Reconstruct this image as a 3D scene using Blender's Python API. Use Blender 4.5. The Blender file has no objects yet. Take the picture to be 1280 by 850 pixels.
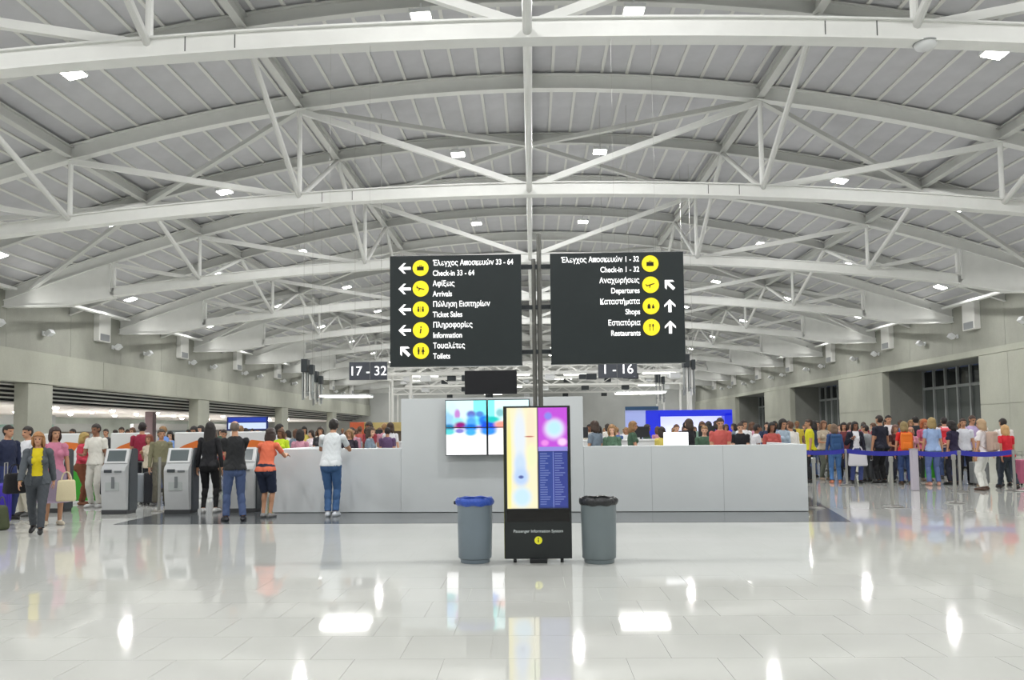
import bpy, bmesh, math, random
import numpy as np
from mathutils import Vector, Matrix

SC = bpy.context.scene
COL = SC.collection
R = math.radians
random.seed(11)

# ------------------------------------------------------------------ camera
cam_d = bpy.data.cameras.new('camera')
cam = bpy.data.objects.new('camera', cam_d)
COL.objects.link(cam)
SC.camera = cam
cam_d.sensor_fit = 'HORIZONTAL'
cam_d.sensor_width = 36.0
cam_d.lens = 36.0 * 1000.0 / 1280.0          # focal length of 1000 px on a 1280 px frame
cam_d.shift_y = (480.0 - 425.0) / 1280.0   # the photo is cropped at the bottom
cam_d.clip_end = 400
YAW, PITCH, ROLL = 0.0246, 0.0599, 0.0109
cam.matrix_world = (Matrix.Translation((0, 0, 1.5)) @ Matrix.Rotation(YAW, 4, 'Z')
                    @ Matrix.Rotation(math.pi / 2 + PITCH, 4, 'X') @ Matrix.Rotation(-ROLL, 4, 'Z'))

# ------------------------------------------------------------------ world, exposure
w = bpy.data.worlds.new('night'); SC.world = w
w.use_nodes = True
w.node_tree.nodes['Background'].inputs[0].default_value = (0.02, 0.025, 0.04, 1)
w.node_tree.nodes['Background'].inputs[1].default_value = 1.0
SC.view_settings.view_transform = 'Standard'
SC.view_settings.look = 'None'
SC.view_settings.gamma = 1.0
SC.view_settings.use_curve_mapping = False
SC.view_settings.exposure = 0.72
LAMP_W = 262.0        # watts of each roof lamp
UPLIGHT_W = 60.0     # watts of each wall floodlight


# ------------------------------------------------------------------ helpers
def lin(h):
    h = h.lstrip('#')
    if len(h) == 3: h = ''.join(c * 2 for c in h)
    v = [int(h[i:i + 2], 16) / 255 for i in (0, 2, 4)]
    return tuple([(c / 12.92 if c <= .04045 else ((c + .055) / 1.055) ** 2.4) for c in v] + [1.0])


MATS = {}


def mat(name, col='#888', rough=.5, metal=0, noise=0.0, nscale=8.0, bump=0.0, bscale=30.0, emit=None, estr=0, coat=0, spec=.5):
    if name in MATS: return MATS[name]
    m = bpy.data.materials.new(name); m.use_nodes = True
    nt = m.node_tree; b = nt.nodes['Principled BSDF']
    c = lin(col)
    b.inputs['Base Color'].default_value = c
    b.inputs['Roughness'].default_value = rough
    b.inputs['Metallic'].default_value = metal
    b.inputs['Specular IOR Level'].default_value = spec
    if coat:
        b.inputs['Coat Weight'].default_value = coat
        b.inputs['Coat Roughness'].default_value = .04
    if noise or bump:
        tc = nt.nodes.new('ShaderNodeTexCoord')
    if noise:
        n = nt.nodes.new('ShaderNodeTexNoise'); n.inputs['Scale'].default_value = nscale; n.inputs['Detail'].default_value = 5
        nt.links.new(tc.outputs['Object'], n.inputs['Vector'])
        r = nt.nodes.new('ShaderNodeValToRGB')
        r.color_ramp.elements[0].position = .3; r.color_ramp.elements[1].position = .7
        r.color_ramp.elements[0].color = tuple([x * (1 - noise) for x in c[:3]] + [1])
        r.color_ramp.elements[1].color = tuple([min(1, x * (1 + noise)) for x in c[:3]] + [1])
        nt.links.new(n.outputs['Fac'], r.inputs['Fac']); nt.links.new(r.outputs['Color'], b.inputs['Base Color'])
    if bump:
        n2 = nt.nodes.new('ShaderNodeTexNoise'); n2.inputs['Scale'].default_value = bscale
        nt.links.new(tc.outputs['Object'], n2.inputs['Vector'])
        bp = nt.nodes.new('ShaderNodeBump'); bp.inputs['Strength'].default_value = bump; bp.inputs['Distance'].default_value = .02
        nt.links.new(n2.outputs['Fac'], bp.inputs['Height']); nt.links.new(bp.outputs['Normal'], b.inputs['Normal'])
    if emit:
        b.inputs['Emission Color'].default_value = lin(emit)
        b.inputs['Emission Strength'].default_value = estr
    MATS[name] = m
    return m


class MB:
    """collects shapes into one mesh"""
    def __init__(s): s.v = []; s.f = []; s.mi = []; s.mats = []; s.cur = 0

    def use(s, m):
        if m not in s.mats: s.mats.append(m)
        s.cur = s.mats.index(m); return s

    def raw(s, vs, fs):
        o = len(s.v); s.v += [tuple(p) for p in vs]; s.f += [tuple(i + o for i in f) for f in fs]; s.mi += [s.cur] * len(fs); return s

    def box(s, x0, x1, y0, y1, z0, z1, M=None):
        vs = [Vector(p) for p in ((x0, y0, z0), (x1, y0, z0), (x1, y1, z0), (x0, y1, z0), (x0, y0, z1), (x1, y0, z1), (x1, y1, z1), (x0, y1, z1))]
        if M: vs = [M @ p for p in vs]
        return s.raw(vs, [(0, 3, 2, 1), (4, 5, 6, 7), (0, 1, 5, 4), (1, 2, 6, 5), (2, 3, 7, 6), (3, 0, 4, 7)])

    def rbox(s, x0, x1, y0, y1, z0, z1, r=.02, M=None, n=3):
        """box with edges rounded all round"""
        bm = bmesh.new(); bmesh.ops.create_cube(bm, size=1)
        bmesh.ops.scale(bm, vec=(x1 - x0, y1 - y0, z1 - z0), verts=bm.verts)
        bmesh.ops.translate(bm, vec=((x0 + x1) / 2, (y0 + y1) / 2, (z0 + z1) / 2), verts=bm.verts)
        bmesh.ops.bevel(bm, geom=bm.edges[:], offset=r, segments=n, affect='EDGES', profile=.5)
        vs = [M @ v.co if M else v.co.copy() for v in bm.verts]
        bm.verts.index_update()
        fs = [[v.index for v in f.verts] for f in bm.faces]; bm.free()
        return s.raw(vs, fs)

    def tube(s, pts, r, n=10, cap=True, flat=1.0):
        """round tube along a polyline; r may be a list"""
        pts = [Vector(p) for p in pts]
        rs = r if isinstance(r, (list, tuple)) else [r] * len(pts)
        o = len(s.v); vs = []; fs = []
        up = Vector((0, 0, 1))
        d0 = (pts[1] - pts[0]).normalized()
        a = d0.cross(up)
        if a.length < 1e-3: a = d0.cross(Vector((1, 0, 0)))
        a.normalize()
        for i, p in enumerate(pts):
            d = (pts[min(i + 1, len(pts) - 1)] - pts[max(i - 1, 0)]).normalized()
            a = (a - d * a.dot(d)).normalized(); b = d.cross(a)
            for k in range(n):
                t = 2 * math.pi * k / n
                vs.append(p + (a * math.cos(t) + b * math.sin(t) * flat) * rs[i])
        for i in range(len(pts) - 1):
            for k in range(n):
                k2 = (k + 1) % n
                fs.append((i * n + k, i * n + k2, (i + 1) * n + k2, (i + 1) * n + k))
        if cap:
            fs.append(tuple(range(n))[::-1]); fs.append(tuple((len(pts) - 1) * n + k for k in range(n)))
        return s.raw(vs, fs)

    def lathe(s, prof, n=24, c=(0, 0, 0), sy=1.0):
        vs = []; fs = []
        for (r, z) in prof:
            for k in range(n):
                t = 2 * math.pi * k / n
                vs.append((c[0] + r * math.cos(t), c[1] + r * math.sin(t) * sy, c[2] + z))
        for i in range(len(prof) - 1):
            for k in range(n):
                k2 = (k + 1) % n
                fs.append((i * n + k, i * n + k2, (i + 1) * n + k2, (i + 1) * n + k))
        return s.raw(vs, fs)

    def beam(s, p0, p1, prof, up=(0, 0, 1)):
        """prof: closed list of (a, b); a along the side, b along up"""
        p0 = Vector(p0); p1 = Vector(p1); d = (p1 - p0).normalized()
        a = d.cross(Vector(up))
        if a.length < 1e-3: a = d.cross(Vector((1, 0, 0)))
        a.normalize(); b = a.cross(d).normalized()
        n = len(prof)
        vs = [p + a * x + b * y for p in (p0, p1) for x, y in prof]
        fs = [(k, (k + 1) % n, n + (k + 1) % n, n + k) for k in range(n)]
        fs += [tuple(range(n))[::-1], tuple(range(n, 2 * n))]
        return s.raw(vs, fs)

    def sweep_xz(s, path, prof):
        """sweep an open-section profile (y, n) along a path in the XZ plane"""
        n = len(prof); vs = []; fs = []
        for i, (x, z) in enumerate(path):
            x0, z0 = path[max(i - 1, 0)]; x1, z1 = path[min(i + 1, len(path) - 1)]
            t = Vector((x1 - x0, z1 - z0)).normalized(); nn = (-t.y, t.x)
            for (py, pn) in prof: vs.append((x + nn[0] * pn, py, z + nn[1] * pn))
        for i in range(len(path) - 1):
            for k in range(n):
                k2 = (k + 1) % n
                fs.append((i * n + k, (i + 1) * n + k, (i + 1) * n + k2, i * n + k2))
        fs.append(tuple(range(n))); fs.append(tuple((len(path) - 1) * n + k for k in range(n))[::-1])
        return s.raw(vs, fs)

    def mesh(s, name, m=None, smooth=False):
        me = bpy.data.meshes.new(name)
        me.from_pydata([tuple(v) for v in s.v], [], s.f)
        if s.mats:
            for q in s.mats: me.materials.append(q)
            me.polygons.foreach_set('material_index', s.mi)
        elif m: me.materials.append(m)
        if smooth:
            me.polygons.foreach_set('use_smooth', [True] * len(s.f))
            try: me.set_sharp_from_angle(angle=R(38))
            except Exception: pass
        me.update()
        return me

    def build(s, name, m=None, parent=None, smooth=False):
        o = bpy.data.objects.new(name, s.mesh(name, m, smooth)); COL.objects.link(o)
        if parent: o.parent = parent
        return o


def tag(o, label, cat, group=None, kind=None):
    if label: o['label'] = label
    if cat: o['category'] = cat
    if group: o['group'] = group
    if kind: o['kind'] = kind
    return o


def empty(name, loc, rz=0, label=None, cat=None, group=None):
    o = bpy.data.objects.new(name, None); COL.objects.link(o)
    o.location = loc; o.rotation_euler = (0, 0, R(rz)); o.empty_display_size = .2
    tag(o, label, cat, group)
    return o


def struct(o):
    o['kind'] = 'structure'; return o


def kids(o): return [c for c in bpy.data.objects if c.parent == o]


def copy_tree(o, parent=None):
    c = o.copy(); COL.objects.link(c); c.parent = parent
    for ch in CH.get(o.name, []): copy_tree(ch, c)
    return c


CH = {}


def reg(root):
    """remember the children of a prototype for fast copying"""
    for c in bpy.data.objects:
        if c.parent == root:
            CH.setdefault(root.name, []).append(c)
            for g in bpy.data.objects:
                if g.parent == c: CH.setdefault(c.name, []).append(g)


def ordinal(i):
    base = ['first', 'second', 'third', 'fourth', 'fifth', 'sixth', 'seventh', 'eighth', 'ninth', 'tenth', 'eleventh', 'twelfth',
            'thirteenth', 'fourteenth', 'fifteenth', 'sixteenth', 'seventeenth', 'eighteenth', 'nineteenth', 'twentieth']
    if i < 20: return base[i]
    return 'twenty-' + base[i - 20]


def I_prof(wd, h, tw=.03, tf=.035, b0=0.0):
    """closed I outline, bottom at b0"""
    a = wd / 2; t = tw / 2
    return [(-a, b0), (a, b0), (a, b0 + tf), (t, b0 + tf), (t, b0 + h - tf), (a, b0 + h - tf), (a, b0 + h), (-a, b0 + h),
            (-a, b0 + h - tf), (-t, b0 + h - tf), (-t, b0 + tf), (-a, b0 + tf)]


def rect_prof(wd, h, b0=None):
    if b0 is None: b0 = -h / 2
    return [(-wd / 2, b0), (wd / 2, b0), (wd / 2, b0 + h), (-wd / 2, b0 + h)]


def soft_screen(name, base, bands, blobs, st):
    """a lit screen: hard bands, then soft-edged coloured shapes, in the panel's own x/z coordinates"""
    m = bpy.data.materials.new(name); m.use_nodes = True; nt = m.node_tree; b = nt.nodes['Principled BSDF']
    b.inputs['Base Color'].default_value = (0, 0, 0, 1); b.inputs['Roughness'].default_value = .25
    tc = nt.nodes.new('ShaderNodeTexCoord'); col = None

    def mix(fac, c):
        nonlocal col
        mx = nt.nodes.new('ShaderNodeMixRGB'); nt.links.new(fac, mx.inputs[0])
        if col is None: mx.inputs[1].default_value = lin(base)
        else: nt.links.new(col, mx.inputs[1])
        mx.inputs[2].default_value = lin(c); col = mx.outputs[0]
    for kind, (cx, cz, rx, rz, c) in [('b', q) for q in bands] + [('s', q) for q in blobs]:
        sb = nt.nodes.new('ShaderNodeVectorMath'); sb.operation = 'SUBTRACT'; sb.inputs[1].default_value = (cx, 0, cz)
        ml = nt.nodes.new('ShaderNodeVectorMath'); ml.operation = 'MULTIPLY'; ml.inputs[1].default_value = (1 / rx, 0, 1 / rz)
        nt.links.new(tc.outputs['Object'], sb.inputs[0]); nt.links.new(sb.outputs[0], ml.inputs[0])
        if kind == 'b':
            ab = nt.nodes.new('ShaderNodeVectorMath'); ab.operation = 'ABSOLUTE'; nt.links.new(ml.outputs[0], ab.inputs[0])
            sp = nt.nodes.new('ShaderNodeSeparateXYZ'); nt.links.new(ab.outputs[0], sp.inputs[0])
            mxm = nt.nodes.new('ShaderNodeMath'); mxm.operation = 'MAXIMUM'; nt.links.new(sp.outputs[0], mxm.inputs[0]); nt.links.new(sp.outputs[2], mxm.inputs[1]); d = mxm.outputs[0]
            f0, f1 = .93, 1.05
        else:
            ln = nt.nodes.new('ShaderNodeVectorMath'); ln.operation = 'LENGTH'; nt.links.new(ml.outputs[0], ln.inputs[0]); d = ln.outputs['Value']
            f0, f1 = .45, 1.25
        mr = nt.nodes.new('ShaderNodeMapRange'); mr.interpolation_type = 'SMOOTHSTEP'
        mr.inputs[1].default_value = f0; mr.inputs[2].default_value = f1; mr.inputs[3].default_value = 1; mr.inputs[4].default_value = 0
        nt.links.new(d, mr.inputs[0]); mix(mr.outputs[0], c)
    nt.links.new(col, b.inputs['Emission Color']); b.inputs['Emission Strength'].default_value = st
    return m


# hall dimensions
YK = lambda k: 16.36 + 11.03 * k          # truss lines
WALLX = 25.7
Y0, Y1 = -22.0, 126.65                    # hall ends
HT = 8.4


def roof_u(x):                            # top chord (underside of deck), height
    q = x / HT
    return 1.5 + HT * (1.4223 - .0745 * q * q + .0009 * q ** 4)


def bot_u(x):
    q = x / HT
    return 1.5 + HT * (1 - .0301 * q * q + .0005 * q ** 4)


M_STEEL = mat('painted_white_steel', '#e4e5e2', .45, noise=.03, nscale=2)
M_STEEL2 = mat('painted_white_steel_dimmed', '#cccdca', .5)  # same white paint, dimmer light near the deck put into a darker colour
M_DECK = mat('deck_grey', '#c2c2c6', .6, noise=.05, nscale=1.5)
M_RIB = mat('deck_rib_white', '#dcdcd8', .5)
M_CONC = None
M_BLACK = mat('matte_black', '#1c1f22', .5)
M_DARK = mat('charcoal', '#2c3236', .45)
M_CHROME = mat('brushed_steel', '#b9b8b4', .3, metal=.85)
M_WHITE = mat('white_laminate', '#d8dadb', .35)
# ------------------------------------------------------------------ special materials
def concrete(name, col, amt=.12):
    m = mat(name, col, .75)
    nt = m.node_tree; b = nt.nodes['Principled BSDF']
    tc = nt.nodes.new('ShaderNodeTexCoord')
    mp = nt.nodes.new('ShaderNodeMapping'); mp.inputs['Scale'].default_value = (1, .5, .35)
    geo = nt.nodes.new('ShaderNodeNewGeometry')
    nt.links.new(geo.outputs['Position'], mp.inputs['Vector'])
    n1 = nt.nodes.new('ShaderNodeTexNoise'); n1.inputs['Scale'].default_value = .9; n1.inputs['Detail'].default_value = 8; n1.inputs['Roughness'].default_value = .6
    n2 = nt.nodes.new('ShaderNodeTexNoise'); n2.inputs['Scale'].default_value = 14; n2.inputs['Detail'].default_value = 3
    nt.links.new(mp.outputs[0], n1.inputs['Vector']); nt.links.new(geo.outputs['Position'], n2.inputs['Vector'])
    mx = nt.nodes.new('ShaderNodeMath'); mx.operation = 'MULTIPLY_ADD'; mx.inputs[1].default_value = .25
    nt.links.new(n2.outputs['Fac'], mx.inputs[0]); nt.links.new(n1.outputs['Fac'], mx.inputs[2])
    r = nt.nodes.new('ShaderNodeValToRGB'); c = lin(col)
    r.color_ramp.elements[0].position = .45; r.color_ramp.elements[1].position = .8
    r.color_ramp.elements[0].color = tuple([x * (1 - amt) for x in c[:3]] + [1])
    r.color_ramp.elements[1].color = tuple([min(1, x * (1 + amt)) for x in c[:3]] + [1])
    nt.links.new(mx.outputs[0], r.inputs['Fac']); nt.links.new(r.outputs['Color'], b.inputs['Base Color'])
    bp = nt.nodes.new('ShaderNodeBump'); bp.inputs['Strength'].default_value = .15
    nt.links.new(n2.outputs['Fac'], bp.inputs['Height']); nt.links.new(bp.outputs['Normal'], b.inputs['Normal'])
    return m


M_CONC = concrete('wall_concrete', '#93948b')
M_CONC2 = concrete('beam_concrete', '#a3a498', .09)


def floor_mat(name, joints):
    m = mat(name, '#c3c4bf', .05, spec=.6)
    nt = m.node_tree; b = nt.nodes['Principled BSDF']
    geo = nt.nodes.new('ShaderNodeNewGeometry')
    n1 = nt.nodes.new('ShaderNodeTexNoise'); n1.inputs['Scale'].default_value = .5; n1.inputs['Detail'].default_value = 6
    nt.links.new(geo.outputs['Position'], n1.inputs['Vector'])
    r = nt.nodes.new('ShaderNodeValToRGB')
    r.color_ramp.elements[0].position = .3; r.color_ramp.elements[1].position = .7
    r.color_ramp.elements[0].color = lin('#bbbdb8'); r.color_ramp.elements[1].color = lin('#c6c7c3')
    nt.links.new(n1.outputs['Fac'], r.inputs['Fac'])
    out = r.outputs['Color']
    if joints:
        br = nt.nodes.new('ShaderNodeTexBrick')
        br.inputs['Scale'].default_value = 1.0; br.inputs['Brick Width'].default_value = .6; br.inputs['Row Height'].default_value = .6
        br.inputs['Mortar Size'].default_value = .002; br.inputs['Mortar Smooth'].default_value = .3; br.offset = .5
        br.inputs['Color1'].default_value = (1, 1, 1, 1); br.inputs['Color2'].default_value = (.985, .985, .985, 1); br.inputs['Mortar'].default_value = (.87, .87, .86, 1)
        nt.links.new(geo.outputs['Position'], br.inputs['Vector'])
        mx = nt.nodes.new('ShaderNodeMixRGB'); mx.blend_type = 'MULTIPLY'; mx.inputs['Fac'].default_value = 1
        nt.links.new(out, mx.inputs[1]); nt.links.new(br.outputs['Color'], mx.inputs[2]); out = mx.outputs[0]
    nt.links.new(out, b.inputs['Base Color'])
    # long-wave unevenness of laid stone plus scuffs in the polish
    n2 = nt.nodes.new('ShaderNodeTexNoise'); n2.inputs['Scale'].default_value = 3.0; n2.inputs['Detail'].default_value = 2
    nt.links.new(geo.outputs['Position'], n2.inputs['Vector'])
    bp = nt.nodes.new('ShaderNodeBump'); bp.inputs['Strength'].default_value = .02; bp.inputs['Distance'].default_value = .02
    nt.links.new(n2.outputs['Fac'], bp.inputs['Height']); nt.links.new(bp.outputs['Normal'], b.inputs['Normal'])
    return m


M_FLOOR = floor_mat('polished_floor', True)
M_TILE = floor_mat('polished_tile', False)

# ------------------------------------------------------------------ floor
TY0, TY1, TX0, TX1 = 3.6, 8.4, -6.0, 6.0
fl = MB()
# slab with an opening where the individually laid tiles sit (bed 12 mm lower)
fl.box(-46, 46, TY1, Y1, -.3, 0); fl.box(-46, 46, Y0, TY0, -.3, 0)
fl.box(-46, TX0, TY0, TY1, -.3, 0); fl.box(TX1, 46, TY0, TY1, -.3, 0)
floor = struct(fl.build('floor', M_FLOOR))
fb = MB().box(TX0, TX1, TY0, TY1, -.3, -.004)
fb.build('tile_bed', mat('grout', '#aeafaa', .6), floor)
g = .002


def tile_mesh(wd):
    return MB().box(-wd / 2 + g, wd / 2 - g, -.3 + g, .3 - g, -.012, 0).mesh('tile', M_TILE)


tm_full, tm_half = tile_mesh(.6), tile_mesh(.3)
for r in range(8):
    y = TY0 + .3 + .6 * r
    off = .3 if r % 2 else 0
    xs = [(TX0 + .3 + .6 * i + off, tm_full) for i in range(20 - (1 if off else 0))]
    if off: xs = [(TX0 + .15, tm_half)] + xs + [(TX1 - .15, tm_half)]
    for x, me in xs:
        o = bpy.data.objects.new('tile', me); COL.objects.link(o); o.location = (x, y, 0); o.parent = floor
# dark stone apron around the desk
ap = MB()
ap.raw([(-7.15, 13.55, .004), (5.1, 13.1, .004), (6.3, 19.0, .004), (-7.3, 19.0, .004), (-7.15, 13.55, -.05), (5.1, 13.1, -.05), (6.3, 19.0, -.05), (-7.3, 19.0, -.05)],
       [(0, 1, 2, 3), (4, 7, 6, 5), (0, 4, 5, 1), (1, 5, 6, 2), (2, 6, 7, 3), (3, 7, 4, 0)])
ap.build('dark_stone_apron', mat('dark_stone', '#55595b', .16, noise=.08, nscale=3, spec=.6), floor)

# ------------------------------------------------------------------ side walls
def panel_run(wall, x0, x1, z0, z1, ys, m, gap=.02):
    for a, b in zip(ys[:-1], ys[1:]):
        o = MB().box(x0, x1, -(b - a) / 2 + gap / 2, (b - a) / 2 - gap / 2, z0 - (z0 + z1) / 2 + gap / 2, (z1 - z0) / 2 - gap / 2).build('concrete_panel', m, wall)
        o.location = (0, (a + b) / 2, (z0 + z1) / 2)


half = 5.515
ys_all = [Y0 + i * (Y1 - Y0) / 27 for i in range(28)]
# left: backing shell, upper panels set back, beam zone proud
wl = MB()
wl.box(-26.6, -26.1, Y0, Y1, 4.30, 10.2)
wall_l = struct(wl.build('wall_left', M_CONC))
panel_run(wall_l, -26.1, -25.85, 5.95, 9.25, ys_all, M_CONC)
panel_run(wall_l, -26.1, -25.7, 4.28, 5.95, [Y0] + [Y0 + 9.9 * i for i in range(1, 15)] + [Y1], M_CONC2, .03)
for yc in (-.4, 20.5, 41.3, 62.2, 82.9, 103.8):
    MB().rbox(-26.5, -25.75, -1.05, 1.05, 0, 4.285, .03).build('column', M_CONC2, wall_l).location = (0, yc, 0)
# right wall with deep portals
wall_r = struct(MB().box(26.1, 26.6, Y0, Y1, 5.95, 10.2).build('wall_right', M_CONC))
panel_run(wall_r, 25.85, 26.1, 5.95, 9.25, ys_all, M_CONC)
panel_run(wall_r, 25.7, 26.1, 5.57, 5.95, [Y0] + [Y0 + 9.9 * i for i in range(1, 15)] + [Y1], M_CONC2, .03)
PORT = [(4.2, 17.0), (25.3, 38.1), (46.5, 59.2), (67.6, 80.3), (89.1, 101.8)]
edges = [Y0] + [v for p in PORT for v in p] + [Y1]
for i in range(0, len(edges), 2):
    a, b = edges[i], edges[i + 1]
    MB().box(25.75, 26.2, a + .01, b - .01, 0, 5.56).build('concrete_pier', M_CONC2, wall_r)
    # thin formwork panels in front of each pier
    n = max(1, round((b - a) / 2.8))
    for k in range(n):
        for zz in ((.02, 2.75), (2.77, 5.56)):
            ya, yb = a + (b - a) * k / n, a + (b - a) * (k + 1) / n
            MB().box(25.7, 25.76, ya + .008, yb - .008, zz[0], zz[1]).build('concrete_panel', M_CONC2, wall_r)
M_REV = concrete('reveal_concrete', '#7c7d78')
M_GLASS = mat('night_glass', '#15191c', .05, spec=.8)
M_MULL = mat('grey_mullion', '#8d9190', .4)
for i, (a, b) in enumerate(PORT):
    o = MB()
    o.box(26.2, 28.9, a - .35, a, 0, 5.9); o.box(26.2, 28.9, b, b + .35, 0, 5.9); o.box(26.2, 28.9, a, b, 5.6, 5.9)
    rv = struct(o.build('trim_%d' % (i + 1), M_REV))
    wn = struct(empty('window_%d' % (i + 1), (28.7, (a + b) / 2, 0)))
    L = (b - a) / 2
    nn = 8
    for k in range(nn):
        ya, yb = -L + 2 * L * k / nn, -L + 2 * L * (k + 1) / nn
        MB().box(.02, .05, ya + .07, yb - .07, .15, 4.22).build('pane', mat('glass_painted_reflection', '#4f5452', .2, spec=.6), wn)  # lower panes: the reflection in the glass is put into a lighter grey
        MB().box(.02, .05, ya + .07, yb - .07, 4.36, 5.5).build('pane', M_GLASS, wn)
    for k in range(nn + 1):
        ya = -L + 2 * L * k / nn
        MB().box(-.12, .1, max(-L, ya - .09), min(L, ya + .09), 0, 5.6).build('mullion', M_MULL, wn)
    MB().box(-.1, .08, -L, L, 4.2, 4.38).build('transom', M_MULL, wn)
    MB().box(-.1, .08, -L, L, 0, .17).build('sill_rail', M_MULL, wn)
# pale ducts and floodlights on both walls
for side, wall in ((-1, wall_l), (1, wall_r)):
    for k in range(0, 9):
        yd = YK(k) + 8.6
        d = MB(); X = side * 25.85
        d.rbox(min(X, X - side * .35), max(X, X - side * .35), -.65, .65, 7.15, 8.95, .02)
        e = empty('wall_air_duct', (0, yd, 0), label='pale square duct under the roof on the %s concrete wall, %s from the viewpoint' % ('left' if side < 0 else 'right', ordinal(k)),
                  cat='duct', group='air ducts on the %s wall' % ('left' if side < 0 else 'right'))
        d.build('duct_body', M_RIB, e)
        MB().box(min(X - side * .35, X - side * .37), max(X - side * .35, X - side * .37), -.5, .5, 7.2, 7.6).build('grille', mat('grille', '#8f9294', .5), e)
M_LENS = mat('flood_lens', '#fff', .3, emit='#fff6e0', estr=1.0)


FLD = bpy.data.lights.new('floodlight_beam', 'SPOT'); FLD.energy = UPLIGHT_W; FLD.spot_size = R(110); FLD.spot_blend = .8; FLD.shadow_soft_size = .12; FLD.color = (1, .99, .95)


def floodlight(x, y, z, side, label, grp):
    e = empty('wall_floodlight', (x, y, z), label=label, cat='floodlight', group=grp)
    s = -side
    MB().rbox(min(0, s * .05), max(0, s * .05), -.12, .12, -.12, .12, .01).build('back_plate', M_WHITE, e)
    MB().tube([(s * .04, 0, 0), (s * .22, 0, -.03)], .03).build('arm', M_WHITE, e)
    h = MB(); h.rbox(-.17, .17, -.2, .2, -.13, .13, .03, Matrix.Translation((s * .36, 0, .02)) @ Matrix.Rotation(s * R(-35), 4, 'Y')); h.build('lamp_head', M_WHITE, e)
    l = MB(); l.box(-.12, .12, -.16, .16, .13, .14, Matrix.Translation((s * .36, 0, .02)) @ Matrix.Rotation(s * R(-35), 4, 'Y')); l.build('lens', mat('dark_lens', '#222628', .1), e)
    lo = bpy.data.objects.new('floodlight_beam', FLD); COL.objects.link(lo); lo['kind'] = 'light'
    lo.location = (x + s * .62, y, z + .3); lo.rotation_euler = Vector((s * .9, 0, .4)).to_track_quat('-Z', 'Y').to_euler()


cnt = {-1: 0, 1: 0}
for k in range(-2, 8):
    for side in (-1, 1):
        for dy in (10.1, 14.1):
            y = YK(k) + dy + (0 if side < 0 else .35)
            if y < 19:
                lo = bpy.data.objects.new('floodlight_beam', FLD); COL.objects.link(lo); lo['kind'] = 'light'
                lo.location = (side * 25.2, y, 7.3); lo.rotation_euler = Vector((-side * .9, 0, .4)).to_track_quat('-Z', 'Y').to_euler()
                continue
            nm = 'left' if side < 0 else 'right'
            floodlight(side * 25.83, y, 6.98, side, 'small white floodlight on the %s concrete wall, %s from the viewpoint' % (nm, ordinal(cnt[side])), 'floodlights on the %s wall' % nm)
            cnt[side] += 1
# ends of the hall
M_END = mat('end_wall_grey', '#b9bbb8', .6, noise=.06, nscale=.5)
struct(MB().box(-46, 46, Y1, Y1 + .3, 0, 14).build('wall_far', M_END))
struct(MB().box(-46, 46, Y0 - .3, Y0, 0, 14).build('wall_near', mat('near_wall', '#a9aaa6', .6)))
# ------------------------------------------------------------------ side hall beyond the left columns
sh = MB(); sh.box(-46, -26.7, Y0, Y1, 4.75, 5.0)
side_ceiling = struct(sh.build('ceiling_side_hall', mat('dark_plenum', '#26282a', .8)))
M_BAF = mat('white_baffle', '#c5c5c2', .5)
M_SOF = mat('side_soffit', '#e0dad8', .5)
for i in range(4):
    x = -26.8 - i * .5
    MB().box(x - .16, x + .16, Y0, Y1, 4.2 - .19 * i, 4.27 - .19 * i).build('ceiling_slat', M_BAF, side_ceiling)
    MB().box(x - .3, x - .26, Y0, Y1, 4.12 - .19 * i, 4.75).build('dark_backing', mat('dark_plenum', '#26282a'), side_ceiling)
MB().box(-46, -28.8, Y0, Y1, 3.42, 3.5).build('white_soffit', M_SOF, side_ceiling)
struct(MB().box(-46.2, -46, Y0, Y1, 0, 5).build('wall_side_hall', mat('side_wall', '#b4bdb6', .6, noise=.15, nscale=.4)))
# ------------------------------------------------------------------ ceiling deck
NHB = 27
ceil = MB()
NX = 48
path = [(-27.2 + 54.4 * i / NX) for i in range(NX + 1)]
vs = []; fs = []
for x in path:
    z = roof_u(x) + .75
    vs += [(x, Y0, z), (x, Y1, z), (x, Y0, z + .25), (x, Y1, z + .25)]
for i in range(NX):
    a = 4 * i; b = a + 4
    fs += [(a, a + 1, b + 1, b), (a + 2, b + 2, b + 3, a + 3)]
ceil.raw(vs, fs)
ceiling = struct(ceil.build('ceiling', M_DECK))
PW = .86
NP = 60
pmesh = MB().box(-.41, .41, -half / 2 + .01, half / 2 - .01, 0, .04).mesh('ceiling_panel', M_DECK)
cand = []
for j in range(NHB):
    yc = Y0 + (j + .5) * half
    # the mid-bay line sits on YK(k)+half; align strips with truss lines
    for i in range(NP):
        x = (i - NP / 2 + .5) * PW
        cand.append((yc, x))
vis = sorted([c for c in cand if c[0] > 19 and abs(c[1]) < .72 * c[0]], key=lambda c: (c[0], abs(c[1])))[:300]
visset = set(vis)
rest = MB()
for (yc, x) in cand:
    z = roof_u(x) + .62
    sl = -math.atan2(roof_u(x + .1) - roof_u(x - .1), .2)
    if (yc, x) in visset:
        o = bpy.data.objects.new('ceiling_panel', pmesh); COL.objects.link(o); o.parent = ceiling
        o.location = (x, yc, z); o.rotation_euler = (0, sl, 0)
    else:
        rest.box(-.41, .41, -half / 2 + .01, half / 2 - .01, 0, .04, Matrix.Translation((x, yc, z)) @ Matrix.Rotation(sl, 4, 'Y'))
ro = rest.build('ceiling_panel_field', M_DECK, ceiling); ro['kind'] = 'stuff'
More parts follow.
